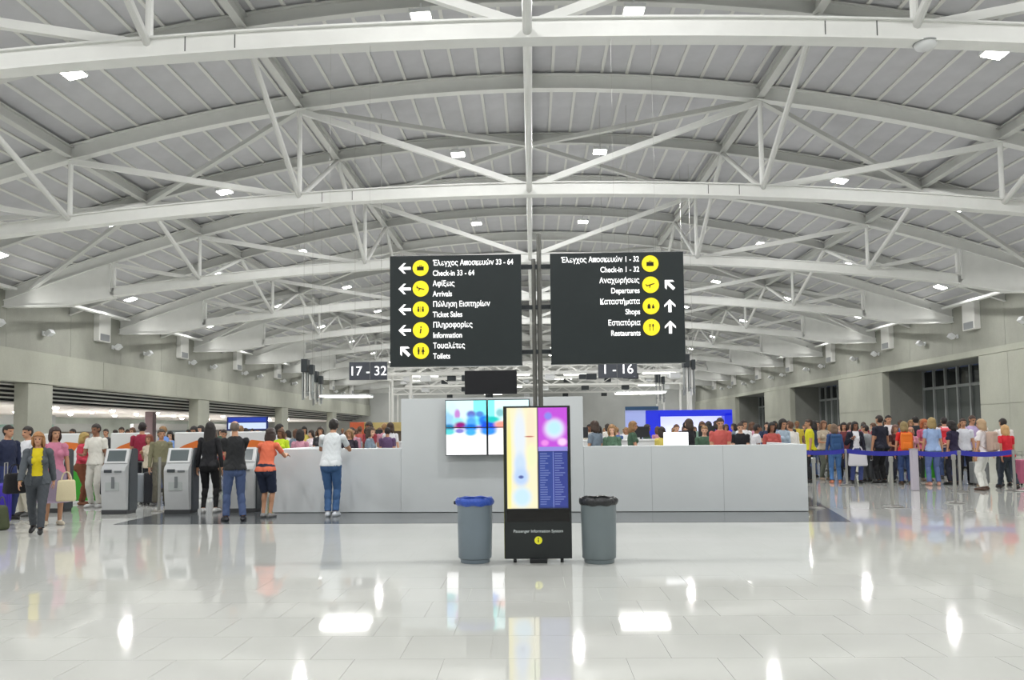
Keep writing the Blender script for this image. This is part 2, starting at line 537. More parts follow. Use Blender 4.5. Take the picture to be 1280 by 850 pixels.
for i in range(NP + 1):
    x = (i - NP / 2) * PW
    z = roof_u(x) + .58
    sl = -math.atan2(roof_u(x + .1) - roof_u(x - .1), .2)
    MB().box(-.05, .05, Y0, Y1, -.02, .1, Matrix.Translation((x, 0, z)) @ Matrix.Rotation(sl, 4, 'Y')).build('ceiling_rib', M_RIB, ceiling)
# ------------------------------------------------------------------ roof trusses
L1, L2 = 8.05, 16.2
XE = 26.0
HX = 20.6


def xs_path(a, b, n, f, off=0):
    return [(a + (b - a) * i / n, f(a + (b - a) * i / n) + off) for i in range(n + 1)]


tr = empty('roof_truss', (0, 0, 0))
# bottom chord: welded section with a wide bottom flange
pr = [(-.2, -.22), (.2, -.22), (.2, -.17), (.1, -.17), (.1, .2), (.17, .2), (.17, .24), (-.17, .24), (-.17, .2), (-.1, .2), (-.1, -.17), (-.2, -.17)]
MB().sweep_xz(xs_path(-HX, HX, 40, bot_u), pr).build('bottom_chord', M_STEEL, tr)
pt = [(-.16, .0), (.16, .0), (.16, .04), (.02, .04), (.02, .5), (.16, .5), (.16, .54), (-.16, .54), (-.16, .5), (-.02, .5), (-.02, .04), (-.16, .04)]
MB().sweep_xz(xs_path(-XE, XE, 48, roof_u), pt).build('top_chord', M_STEEL, tr)
for s in (-1, 1):
    # haunch plate at the wall
    m = MB()
    def zb(x):
        x = abs(x)
        if x > 22.8: return 7.93
        return 7.93 + (bot_u(20.4) - .22 - 7.93) * (22.8 - x) / 2.4 if x > 20.4 else bot_u(x) - .22
    X = [20.4, 21.2, 22.0, 22.8, 24.2, 26.0]
    X = [s * x for x in X]
    for ya, yb in ((-.1, .1),):
        vs = [];
        for x in X:
            for y in (ya, yb): vs += [(x, y, zb(x)), (x, y, roof_u(x) + .02)]
        fs = []
        for i in range(len(X) - 1):
            a = 4 * i; b = a + 4
            fs += [(a, a + 1, b + 1, b), (a + 2, b + 2, b + 3, a + 3), (a, b, b + 2, a + 2), (a + 1, a + 3, b + 3, b + 1)]
        fs += [(0, 2, 3, 1), (4 * len(X) - 4, 4 * len(X) - 3, 4 * len(X) - 1, 4 * len(X) - 2)]
        m.raw(vs, fs)
    m.build('haunch_plate', M_STEEL, tr)
    f = MB(); f.sweep_xz([(x, zb(x) - .05) for x in (X if s > 0 else X[::-1])], [(-.22, 0), (.22, 0), (.22, .06), (-.22, .06)])
    f.build('haunch_flange', M_STEEL, tr)
    e = MB(); e.box(s * 20.55 - .02, s * 20.55 + .02, -.2, .2, bot_u(20.5), roof_u(20.5)); e.build('stiffener_plate', M_STEEL, tr)
    for x in (L1, L2):
        MB().tube([(s * x, 0, bot_u(x)), (s * x, 0, roof_u(x) + .05)], .085, 8).build('vertical_strut', M_STEEL, tr)
    MB().beam((0, 0, bot_u(0) + .1), (s * L1, 0, roof_u(L1)), rect_prof(.16, .2)).build('diagonal_brace', M_STEEL, tr)
    MB().beam((s * L1, 0, bot_u(L1) + .1), (s * L2, 0, roof_u(L2)), rect_prof(.16, .2)).build('diagonal_brace', M_STEEL, tr)
    MB().beam((s * L2, 0, bot_u(L2) + .1), (s * 20.6, 0, roof_u(20.6)), rect_prof(.16, .18)).build('diagonal_brace', M_STEEL, tr)
    for q in (6.17, 7.23):
        MB().box(s * q - .012, s * q + .012, -.104, .104, bot_u(6.7) - .165, bot_u(6.7) + .2).build('splice_joint', mat('joint_grey', '#5b5d5b', .6), tr)
reg(tr)
NT = 11
for k in range(NT):
    o = tr if k == 0 else copy_tree(tr)
    o.location = (0, YK(k), 0)
    lab = ['white arched roof truss nearest the viewpoint, across the top of the picture', 'white arched roof truss second from the viewpoint, in front of the signs',
           'white arched roof truss third from the viewpoint, passing behind the tops of the black signs'][k] if k < 3 else 'white arched roof truss, %s from the viewpoint, behind the black signs' % ordinal(k)
    tag(o, lab, 'truss', 'white arched roof trusses')

# bay frames between the trusses: rafter, roof bracing, fore-and-aft struts
by = empty('roof_bay_frame', (0, 0, 0))
Hh = 11.03 / 2
mr = [(-.12, .1), (.12, .1), (.12, .14), (.015, .14), (.015, .5), (.12, .5), (.12, .54), (-.12, .54), (-.12, .5), (-.015, .5), (-.015, .14), (-.12, .14)]
MB().sweep_xz(xs_path(-XE, XE, 48, roof_u), mr).build('middle_rafter', M_STEEL2, by)
bp = rect_prof(.2, .16)
for s in (-1, 1):
    for e in (-1, 1):
        MB().beam((0, 0, roof_u(0) + .05), (s * L1, e * Hh, roof_u(L1) + .05), bp).build('roof_brace', M_STEEL2, by)
        MB().beam((s * L2, 0, roof_u(L2) + .05), (s * L1, e * Hh, roof_u(L1) + .05), bp).build('roof_brace', M_STEEL2, by)
        MB().beam((s * L2, 0, roof_u(L2) + .05), (s * 24.6, e * Hh, 8.75), bp).build('roof_brace', M_STEEL2, by)
        for x in (L1, L2):
            MB().tube([(s * x, e * Hh, bot_u(x) + .1), (s * x, 0, roof_u(x) + .1)], .095, 8).build('sloping_strut', M_STEEL2, by)
    # edge brace from haunch of the near truss to the head of the next
    MB().beam((s * 22.8, -Hh, 8.02), (s * 25.2, Hh - .3, 8.75), rect_prof(.25, .12)).build('edge_brace', M_STEEL, by)
reg(by)
for k in range(-1, NT - 1):
    o = copy_tree(by)
    if k < 1 or k % 2 == 0:      # only every other bay has crossed bracing
        for c_ in [c_ for c_ in bpy.data.objects if c_.parent == o and c_.name.startswith('roof_brace')]: bpy.data.objects.remove(c_)
    o.location = (0, YK(k) + Hh, 0)
    tag(o, 'white middle rafter and struts of the %s roof bay from the viewpoint' % ordinal(k + 1), 'roof bracing', 'roof bracing frames between trusses')

for c_ in [c_ for c_ in bpy.data.objects if c_.parent == by]: bpy.data.objects.remove(c_)
bpy.data.objects.remove(by)

# lengthwise members
for i, x in enumerate((-L2, -L1, 0, L1, L2)):
    m = MB(); m.beam((x, YK(-1), roof_u(x) + .1), (x, YK(10), roof_u(x) + .1), I_prof(.26, .4))
    tag(m.build('lengthwise_purlin', M_STEEL2), 'long white roof purlin running away from the viewpoint, %s of five from the left' % ordinal(i), 'purlin', 'lengthwise purlins')
m = MB(); m.tube([(0, YK(-1), bot_u(0) - .02), (0, YK(10), bot_u(0) - .02)], .1, 12)
tag(m.build('centre_tie_tube', M_STEEL), 'white steel tube along the middle linking the bottom chords', 'steel tube')

# ------------------------------------------------------------------ roof lamps
M_LAMP = mat('lamp_glow', '#fff', .3, emit='#fffdf4', estr=14.0)
la = empty('ceiling_light', (0, 0, 0))
h = MB(); h.rbox(-.3, .3, -.3, .3, .02, .14, .015); h.build('housing', M_WHITE, la)
d = MB(); d.box(-.25, .25, -.25, .25, -.005, .025); d.build('diffuser', M_LAMP, la)
s_ = MB(); s_.tube([(0, 0, .13), (0, 0, .42)], .025, 8); s_.build('hanger_rod', M_WHITE, la)
reg(la)
LX = [2.935, 12.69, 17.4, 22.2]
LZ = [1.5 + HT * v for v in (1.368, 1.2024, 1.0554, .90)]
ld = bpy.data.lights.new('lamp_light', 'AREA'); ld.shape = 'SQUARE'; ld.size = .5; ld.energy = LAMP_W; ld.color = (1, .993, .98)
first = True
cols = {(-1, 3): 'outermost left', (-1, 2): 'second from left', (-1, 1): 'third from left', (-1, 0): 'just left of the centre tube', (1, 0): 'just right of the centre tube',
        (1, 1): 'third from right', (1, 2): 'second from right', (1, 3): 'outermost right'}
for k in range(-3, 10):
    Y = YK(k) + Hh - .4
    for s in (-1, 1):
        for i in range(4):
            x = s * LX[i]
            if k >= 0:
                o = la if first else copy_tree(la); first = False
                o.location = (x, Y, LZ[i]); sl = -math.atan2(roof_u(x + .1) - roof_u(x - .1), .2)
                o.rotation_euler = (0, sl, 0)
                tag(o, 'square roof lamp in the %s row from the viewpoint, %s' % (ordinal(k), cols[(s, i)]), 'ceiling light', 'square lamps under the roof')
            if i in (0, 1, 3) or k > 3:
                if k > 3 and i not in (1, 3): continue
                lo = bpy.data.objects.new('lamp_light', ld); COL.objects.link(lo); lo.location = (x, Y, LZ[i] - .03)
                lo['kind'] = 'light'
# side hall downlights
M_DL = mat('downlight_glow', '#fff', .3, emit='#fff4ec', estr=25)
M_DLR = mat('pink_downlight_glow', '#fff', .3, emit='#ff8a80', estr=16)
sl_ = bpy.data.lights.new('side_hall_light', 'AREA'); sl_.size = 3; sl_.shape = 'SQUARE'; sl_.energy = 700; sl_.color = (1, .97, .93)
dm = {}
for mm in (M_DL, M_DLR):
    q = MB(); q.use(M_WHITE); q.lathe([(.2, .0), (.24, -.03), (.24, 0)], 16); q.use(mm); q.lathe([(0, -.17), (.09, -.155), (.16, -.11), (.19, -.04), (.2, -.0)], 16)
    dm[mm.name] = q.mesh('downlight')
n = 0
for j in range(11):
    for i, x in enumerate((-30.8, -34.0, -38)):
        y = 30 + j * 7 + (i % 2) * 3
        red = (j in (3, 4) and i == 1)
        o = bpy.data.objects.new('downlight', dm[(M_DLR if red else M_DL).name]); COL.objects.link(o); o.location = (x, y, 3.42)
        tag(o, 'round %sdownlight in the side hall soffit, %s row outward, %s from the viewpoint' % ('pink ' if red else '', ordinal(i), ordinal(j)), 'downlight', 'side hall downlights')
for y in (-10, 12, 30, 46, 62, 78, 96, 114):
    lo = bpy.data.objects.new('side_hall_light', sl_); COL.objects.link(lo); lo.location = (-36, y, 3.35); lo['kind'] = 'light'
# ------------------------------------------------------------------ information desk
M_DESK = mat('desk_grey_white', '#ccd1d3', .4, noise=.015, nscale=2)
DESK_A = math.atan2(14.75 - 15.32, 10.0)
desk = empty('information_desk', (0, 15.03, 0), math.degrees(DESK_A), 'long pale grey information desk with a taller middle panel, standing on dark stone', 'desk')
b = MB()
b.rbox(-5.0, -2.49, 0, .12, .01, 1.22, .008); b.build('front_panel', M_DESK, desk)
MB().rbox(.95, 5.0, 0, .12, .01, 1.22, .008).build('front_panel', M_DESK, desk)
MB().rbox(-2.49, .95, -.02, .14, .01, 2.15, .008).build('middle_panel', M_DESK, desk)
for x0, x1 in ((-5.0, -4.88), (4.88, 5.0)):
    MB().rbox(x0, x1, .12, 2.6, .01, 1.22, .008).build('end_panel', M_DESK, desk)
MB().rbox(-4.88, -.4, .5, 1.1, .74, .78, .008).build('worktop', M_WHITE, desk)
MB().rbox(.4, 4.88, .5, 1.1, .74, .78, .008).build('worktop', M_WHITE, desk)
MB().box(-4.9, 4.9, .16, .2, .0, .9).build('inner_lining', M_WHITE, desk)
for x in (-3.75, 2.2, 3.5):
    MB().box(x - .002, x + .002, -.003, .002, .02, 1.21).build('panel_joint', mat('seam_grey', '#8f9596', .6), desk)

# ------------------------------------------------------------------ flat graphics helper
GM = {}


def glow(col, st=1.0):
    return mat('screen_%s_%s' % (col.strip('#'), st), '#000', .25, emit=col, estr=st * .66)


def gfx(parent, name, quads, y=0.0):
    """flat print: quads = (x0, x1, z0, z1, colour, strength) stacked a hair apart"""
    m = MB()
    for i, (x0, x1, z0, z1, c, st) in enumerate(quads):
        yy = y - .00005 * (i + 1)
        m.use(glow(c, st)); m.raw([(x0, yy, z0), (x1, yy, z0), (x1, yy, z1), (x0, yy, z1)], [(0, 1, 2, 3)])
    return m.build(name, None, parent)


def ell(m, cx, cz, rx, rz, y, n=18):
    m.raw([(cx + rx * math.cos(2 * math.pi * k / n), y, cz + rz * math.sin(2 * math.pi * k / n)) for k in range(n)], [tuple(range(n))])


# ------------------------------------------------------------------ video wall: four screens
vw = empty('video_wall', (-.83, 14.985, 1.59), math.degrees(DESK_A), 'bright video wall of four screens on the middle panel of the desk', 'screen')
for ix in (-1, 1):
    for iz in (-1, 1):
        x0, x1 = (-.79, -.008) if ix < 0 else (.008, .79)
        z0, z1 = (-.52, -.002) if iz < 0 else (.002, .52)
        MB().rbox(x0, x1, -.09, 0, z0, z1, .006).build('screen_casing', M_DARK, vw)
VB = [(-.40, .27, .39, .27, '#cdf5f5'), (.40, .27, .39, .27, '#d2f6f8'), (-.06, .3, .2, .25, '#7feceb'), (0, -.27, .8, .26, '#ffffff'), (-.1, .015, .62, .012, '#d97a66')]
VS = [(-.72, .14, .1, .17, '#8fc0ee'), (-.66, .36, .07, .1, '#c4dcf6'), (-.56, .25, .05, .09, '#b57cc0'), (-.55, .12, .1, .06, '#8fd4d8'), (-.72, .0, .1, .06, '#1c6f9a'), (-.5, .045, .1, .055, '#8a1473'), (-.52, -.06, .08, .04, '#7a74c0'),
      (-.72, -.08, .1, .05, '#56c4c8'), (-.17 - .13, .25, .08, .06, '#5f66b4'), (-.14, .25, .07, .05, '#4f7fc6'), (-.30, .09, .09, .12, '#4f9ee8'), (-.31, -.0, .12, .06, '#0f66c6'), (-.31, -.09, .1, .06, '#3fa4ec'),
      (-.06, .14, .1, .08, '#2272d8'), (.02, .02, .16, .09, '#0a48d0'), (.02, -.08, .14, .06, '#2a86f0'), (.1, .15, .12, .05, '#1fbcb4'), (.24, .27, .07, .07, '#7fb8bc'), (.27, .05, .12, .06, '#ea9484'), (.5, .1, .12, .12, '#7fb8ec'), (.6, -.02, .1, .06, '#2a76d8')]
VS = [(a_, b_, c_ * 1.3, d_ * 1.3, e_) for a_, b_, c_, d_, e_ in VS]
MV = soft_screen('video_wall_image', '#f2fbff', VB, VS, .85)
for x0, x1 in ((-.775, -.018), (.018, .775)):
    for z0, z1 in ((-.505, -.008), (.008, .505)):
        MB().raw([(x0, -.0912, z0), (x1, -.0912, z0), (x1, -.0912, z1), (x0, -.0912, z1)], [(0, 1, 2, 3)]).build('screen_image', MV, vw)
# black monitor above the middle panel
mo = empty('hanging_monitor', (-.78, 15.25, 2.46), math.degrees(DESK_A), 'black monitor seen from the back above the middle panel of the desk', 'monitor')
MB().rbox(-.5, .5, -.04, .04, -.235, .22, .012).build('casing', mat('monitor_black', '#0c0d14', .45), mo)
MB().box(-.3, .3, .04, .12, -.12, .12).build('rear_housing', M_BLACK, mo)
MB().tube([(0, .08, -.1), (0, .08, -1.7)], .03, 8).build('support_post', M_DARK, mo)

# ------------------------------------------------------------------ luminous panels over the desk
M_LP = mat('light_panel_glow', '#fff', .3, emit='#fffdf6', estr=7.0)
for i, (xa, xb) in enumerate(((-4.19, -3.26), (1.69, 2.62))):
    e = empty('desk_light_panel', ((xa + xb) / 2, 16.0, 2.25), 0, 'flat luminous panel hanging above the %s half of the desk' % ('left' if i == 0 else 'right'), 'light panel', 'light panels over the desk')
    hw = (xb - xa) / 2
    MB().rbox(-hw - .02, hw + .02, -.32, .32, .0, .03, .008).build('frame', M_WHITE, e)
    MB().box(-hw, hw, -.3, .3, -.012, .0).build('diffuser', M_LP, e)
    for sx in (-1, 1):
        MB().tube([(sx * hw * .9, .25, .02), (sx * hw * .9, .3, 7.45)], .0025, 5).build('suspension_wire', M_CHROME, e)
    l = bpy.data.lights.new('desk_panel_light', 'AREA'); l.shape = 'RECTANGLE'; l.size = .9; l.size_y = .6; l.energy = 18
    lo = bpy.data.objects.new('desk_panel_light', l); COL.objects.link(lo); lo.location = ((xa + xb) / 2, 16.0, 2.23); lo['kind'] = 'light'

# ------------------------------------------------------------------ text helper
def text_mesh(body, size, mt, loc, parent, name='lettering', align='LEFT', bold=0.0, depth=.001, sx=1.0):
    c = bpy.data.curves.new(name, 'FONT'); c.body = body; c.size = size; c.align_x = align; c.extrude = depth; c.offset = bold
    o = bpy.data.objects.new(name, c); COL.objects.link(o)
    dg = bpy.context.evaluated_depsgraph_get(); dg.update()
    me = bpy.data.meshes.new_from_object(o.evaluated_get(dg)); bpy.data.objects.remove(o)
    me.materials.clear(); me.materials.append(mt)
    p = bpy.data.objects.new(name, me); COL.objects.link(p); p.parent = parent; p.location = loc; p.rotation_euler = (R(90), 0, 0); p.scale = (sx, 1, 1)
    return p


# ------------------------------------------------------------------ twin signs on a pole
M_SIGN = mat('sign_charcoal', '#262e30', .4, noise=.04, nscale=3)
M_SW = mat('sign_white', '#fff', .4, emit='#ffffff', estr=.5)
M_SY = mat('sign_yellow', '#f4e02a', .4, emit='#f2e32c', estr=.28)
M_SB = mat('sign_black', '#15140a', .5)
pole = empty('sign_pole', (.075, 9.75, 0), 0, 'tall grey metal pole behind the information totem carrying both black signs', 'pole')
m = MB()
m.tube([(-.035, 0, .02), (-.035, 0, 3.62)], .027, 12); m.build('pole_tube', mat('pole_metal', '#7c7c78', .35, metal=.6), pole)
MB().tube([(.033, 0, .02), (.033, 0, 3.93)], .03, 12).build('pole_tube', mat('pole_metal', '#7c7c78'), pole)
MB().lathe([(0, .0), (.22, 0), (.22, .02), (.05, .035), (0, .035)], 24).build('base_plate', M_CHROME, pole)
for z in (2.45, 3.0, 3.5):
    MB().box(-.2, .2, -.02, .03, z, z + .05).build('bracket', M_DARK, pole)


def arrow(m, cx, cz, s, ang, y):
    """arrow pointing left at ang=0"""
    P = [(-1, 0), (-.15, .85), (.22, .85), (-.32, .24), (1, .24), (1, -.24), (-.32, -.24), (.22, -.85), (-.15, -.85)]
    c, sn = math.cos(ang), math.sin(ang)
    pts = [(cx + s * (x * c - z * sn), y, cz + s * (x * sn + z * c)) for x, z in P]
    m.raw(pts, [(0, 1, 2, 3), (0, 3, 4, 5), (0, 5, 6), (0, 6, 7, 8)])


def picto(par, kind, cx, cz, r, y):
    m = MB(); m.use(M_SY)
    n = 28
    m.raw([(cx + r * math.cos(2 * math.pi * k / n), y - .012 * f, cz + r * math.sin(2 * math.pi * k / n)) for f in (0, 1) for k in range(n)],
          [tuple(range(n, 2 * n))] + [(k, (k + 1) % n, n + (k + 1) % n, n + k) for k in range(n)])
    m.use(M_SB); yy = y - .0135; u = r

    def bx(x0, x1, z0, z1): m.raw([(cx + x0 * u, yy, cz + z0 * u), (cx + x1 * u, yy, cz + z0 * u), (cx + x1 * u, yy, cz + z1 * u), (cx + x0 * u, yy, cz + z1 * u)], [(0, 1, 2, 3)])

    def el(x, z, a, b): ell(m, cx + x * u, cz + z * u, a * u, b * u, yy, 14)
    def poly(p): m.raw([(cx + x * u, yy, cz + z * u) for x, z in p], [tuple(range(len(p)))])
    if kind == 'bag':
        bx(-.45, .4, -.3, .18); bx(-.15, -.09, .18, .32); bx(.09, .15, .18, .32); bx(-.15, .15, .28, .34)
    elif kind in ('land', 'depart'):
        t = -.25 if kind == 'land' else .3
        rot = lambda p: [(x * math.cos(t) - z * math.sin(t), x * math.sin(t) + z * math.cos(t)) for x, z in p]
        poly(rot([(-.55, -.02), (-.48, .06), (.4, .06), (.52, .0), (.4, -.06), (-.48, -.06)]))
        poly(rot([(.05, .04), (-.12, .04), (-.28, -.32), (-.18, -.32)])); poly(rot([(-.38, .04), (-.52, .04), (-.6, .24), (-.52, .24)]))
    elif kind == 'ticket':
        for sx in (-1, 1): el(sx * .28, .24, .1, .1); bx(sx * .28 - .11, sx * .28 + .11, -.3, .12)
        bx(-.02, .02, -.35, .35)
    elif kind == 'info':
        el(.03, .36, .09, .1); poly([(-.06, .16), (.1, .16), (.02, -.4), (-.14, -.4)])
    elif kind == 'wc':
        for sx in (-1, 1): el(sx * .28, .36, .1, .1)
        bx(-.4, -.16, -.12, .24); bx(-.37, -.19, -.45, -.12)
        poly([(.2, .24), (.36, .24), (.46, -.14), (.1, -.14)]); bx(.2, .36, -.45, -.14); bx(-.02, .02, -.4, .42)
    elif kind == 'shop':
        bx(-.42, -.08, -.32, .1); el(-.25, .16, .1, .12); bx(.12, .38, -.3, .0); el(.25, .1, .07, .1)
    elif kind == 'fork':
        bx(-.22, -.16, -.42, .4); bx(-.3, -.26, .1, .4); bx(-.12, -.08, .1, .4); bx(-.3, -.08, .08, .14); el(.18, .22, .09, .2); bx(.15, .21, -.42, .1)
    return m.build('pictogram', None, par)


def sign(name, x0, x1, z0, z1, label):
    e = empty(name, ((x0 + x1) / 2, 9.6, 0), 0, label, 'sign')
    hw = (x1 - x0) / 2
    bd = MB().rbox(-hw, hw, -.05, .05, z0, z1, .006).build('sign_board', M_SIGN, e)
    MB().box(-hw - .004, hw + .004, -.055, .055, z0 - .012, z0 + .006).build('edge_trim', mat('dark_trim', '#3a4040', .4, metal=.5), e)
    return bd


bA = sign('direction_sign', -1.7, -.11, 2.31, 3.645, 'left black direction sign with five yellow circles and white lettering')
rows = [('bag', 'Έλεγχος Αποσκευών 33 - 64', 'Check-in 33 - 64', 0), ('land', 'Αφίξεις', 'Arrivals', 0), ('ticket', 'Πώληση Εισιτηρίων', 'Ticket Sales', 0),
        ('info', 'Πληροφορίες', 'Information', 0), ('wc', 'Τουαλέτες', 'Toilets', 1)]
SZ = .093
for i, (pk, g1, e1, dg_) in enumerate(rows):
    zc = 3.49 - i * .2515
    ar = MB().use(M_SW); arrow(ar, -.615, zc, .075 if not dg_ else .078, 0 if not dg_ else R(-45), -.0555); ar.build('arrow', None, bA)
    picto(bA, pk, -.42, zc, .097, -.051)
    text_mesh(g1, SZ, M_SW, (-.275, -.053, zc + .03), bA, bold=.0016, sx=.80)
    text_mesh(e1, SZ, M_SW, (-.275, -.053, zc - .095), bA, bold=.0016, sx=.80)
bB = sign('direction_sign', .24, 1.84, 2.315, 3.645, 'right black direction sign with four yellow circles at its right side')
rows = [('bag', 'Έλεγχος Αποσκευών 1 - 32', 'Check-in 1 - 32', None), ('depart', 'Αναχωρήσεις', 'Departures', R(-45)), ('shop', 'Καταστήματα', 'Shops', R(-90)), ('fork', 'Εστιατόρια', 'Restaurants', R(-90))]
for i, (pk, g1, e1, an) in enumerate(rows):
    zc = 3.50 - i * .2565
    if an is not None:
        ar = MB().use(M_SW); arrow(ar, .625, zc - .0, .078, an, -.0555); ar.build('arrow', None, bB)
    picto(bB, pk, .40, zc, .1, -.051)
    text_mesh(g1, SZ, M_SW, (.27, -.053, zc + .03), bB, align='RIGHT', bold=.0016, sx=.80)
    text_mesh(e1, SZ, M_SW, (.27, -.053, zc - .095), bB, align='RIGHT', bold=.0016, sx=.80)

# check-in number signs hanging farther back
M_NS = mat('number_sign_grey', '#4b4f58', .5)
M_NT = mat('number_white', '#fff', .4, emit='#e8e8ea', estr=.55)
for (xa, xb, z0, z1, t, lab) in ((-6.88, -5.45, 3.52, 4.2, '17 - 32', 'small grey hanging sign reading 17 - 32 left of the black signs'), (2.5, 3.95, 3.48, 4.14, '1 - 16', 'small grey hanging sign reading 1 - 16 below the right black sign')):
    e = empty('number_sign', ((xa + xb) / 2, 30, 0), 0, lab, 'sign', None)
    hw = (xb - xa) / 2
    MB().rbox(-hw, hw, -.06, .06, z0, z1, .01).build('sign_board', M_NS, e)
    text_mesh(t, .5, M_NT, (0, -.062, (z0 + z1) / 2 - .17), e, align='CENTER', bold=.003)
    for sx in (-.5, .5):
        MB().tube([(sx, 0, z1 - .02), (sx, 0, roof_u(5) + .7)], .008, 6).build('suspension_wire', M_CHROME, e)

# ------------------------------------------------------------------ information totem
to = empty('information_totem', (.055, 9.3, 0), 0, 'black free-standing information totem with a tall bright screen between the two bins', 'totem')
MB().rbox(-.385, .385, -.02, .14, .045, 1.8, .008).build('body', mat('totem_black', '#202526', .38), to)
MB().box(-.391, -.385, -.02, .14, .05, 1.8).build('side_trim', mat('olive_trim', '#6d6f38', .35, metal=.5), to)
MB().box(-.36, .36, -.026, -.018, .47, .6).build('vent_panel', mat('totem_gloss', '#141414', .15), to)
MB().box(-.36, .36, -.026, -.018, .61, 1.785).build('bezel', M_BLACK, to)
TB = [(-.175, 1.2, .177, .6, '#efe7c2'), (.181, 1.545, .17, .24, '#bd50d2'), (.181, .955, .17, .335, '#2a3468'), (.1, .95, .077, .32, '#33458a'), (.268, .95, .077, .32, '#343f86'), (.183, .95, .005, .32, '#7480c4'), (.181, 1.3, .17, .025, '#8d88d2')]
TS = [(-.325, 1.1, .03, .7, '#f2e58c'), (-.2, 1.45, .08, .36, '#dbe4ee'), (-.07, 1.55, .06, .28, '#f2ddc0'), (-.06, 1.22, .06, .16, '#e6eebc'), (-.2, 1.12, .08, .16, '#c3d7f6'), (-.19, .98, .1, .12, '#b4ccf2'), (-.19, .98, .035, .022, '#52609a'), (-.18, .75, .12, .13, '#c2e0f6'),
      (-.09, 1.445, .06, .01, '#b87a6c'), (.2, 1.53, .13, .13, '#e6dcf6'), (.2, 1.54, .1, .1, '#b6e2ea'), (.13, 1.68, .05, .05, '#8688e4'), (.09, 1.37, .05, .04, '#e48ae0'), (.29, 1.38, .06, .05, '#f1c8ec')]
MT = soft_screen('totem_screen_image', '#20242c', TB, TS, .72)
MB().raw([(-.352, -.0272, .618), (.352, -.0272, .618), (.352, -.0272, 1.778), (-.352, -.0272, 1.778)], [(0, 1, 2, 3)]).build('screen_image', MT, to)
tl = []
for i in range(22):
    z = 1.24 - i * .0275
    for x0 in (.03, .2):
        tl.append((x0, x0 + .05 + .07 * random.random(), z, z + .011, '#7886c4', .8))
gfx(to, 'screen_text_lines', tl, -.0275)
text_mesh('Passenger Information System', .047, mat('totem_text', '#aeb6b4', .5, emit='#b6bdbb', estr=.3), (0, -.0225, .345), to, align='CENTER')
mm = MB(); mm.use(mat('totem_yellow', '#cbc92a', .4, emit='#cbc92a', estr=.2)); n = 26
ell(mm, 0, .255, .045, .045, -.0215, 26)
mm.use(M_SB); ell(mm, 0, .277, .007, .008, -.0225, 10); mm.raw([(-.006, -.0225, .232), (.006, -.0225, .232), (.006, -.0225, .264), (-.006, -.0225, .264)], [(0, 1, 2, 3)])
mm.build('information_mark', None, to)
MB().rbox(-.1, .1, -.06, .16, .0, .05, .008).build('foot_plate', M_BLACK, to)
for x in (-.27, .27):
    MB().tube([(x - .018, .02, .025), (x + .018, .02, .025)], .025, 14).build('castor', M_BLACK, to)

# ------------------------------------------------------------------ bins
def bin_(x, y, blue):
    e = empty('waste_bin', (x, y, 0), 0, ('grey plastic bin with a bright blue liner over its rim, left of the totem' if blue else 'grey plastic bin with a black liner over its rim, right of the totem'), 'bin', None)
    mb = mat('bin_grey_blue' if blue else 'bin_grey', '#73808a' if blue else '#717c80', .4, noise=.03, nscale=3)
    m = MB()
    m.lathe([(0, .0), (.165, .0), (.172, .012), (.172, .045), (.186, .05), (.194, .06), (.2, .4), (.206, .68), (.212, .69), (.212, .71), (.2, .71), (.19, .4), (.18, .06), (0, .05)], 40)
    m.build('bin_body', mb, e, True)
    lm = mat('blue_liner', '#2b4fae', .35, bump=.5, bscale=40) if blue else mat('black_liner', '#26282a', .35, bump=.5, bscale=40)
    m = MB(); n = 48
    prof = [(.205, .655), (.218, .665), (.226, .69), (.222, .72), (.205, .742), (.185, .735), (.18, .60), (.16, .5)]
    vs = []
    for j, (r_, z) in enumerate(prof):
        for k in range(n):
            t = 2 * math.pi * k / n
            w_ = (1 - j / 8) * .006
            vs.append(((r_ + w_ * math.sin(t * 9 + j)) * math.cos(t), (r_ + w_ * math.sin(t * 9 + j)) * math.sin(t), z + .005 * math.sin(t * 7 + 1.3 * j)))
    fs = [(i * n + k, i * n + (k + 1) % n, (i + 1) * n + (k + 1) % n, (i + 1) * n + k) for i in range(len(prof) - 1) for k in range(n)]
    m.raw(vs, fs); m.build('bin_liner', lm, e, True)
    if blue:
        k = MB(); k.rbox(-.245, -.2, -.03, .02, .665, .705, .01); k.build('liner_knot', M_BLACK, e)
    return e


bin_(-.68, 9.38, True); bin_(.75, 9.3, False)

# ------------------------------------------------------------------ self-service kiosks
M_KB = mat('kiosk_grey', '#b4b7b8', .4, noise=.02)
M_KS = mat('kiosk_dark_side', '#3d4347', .35)


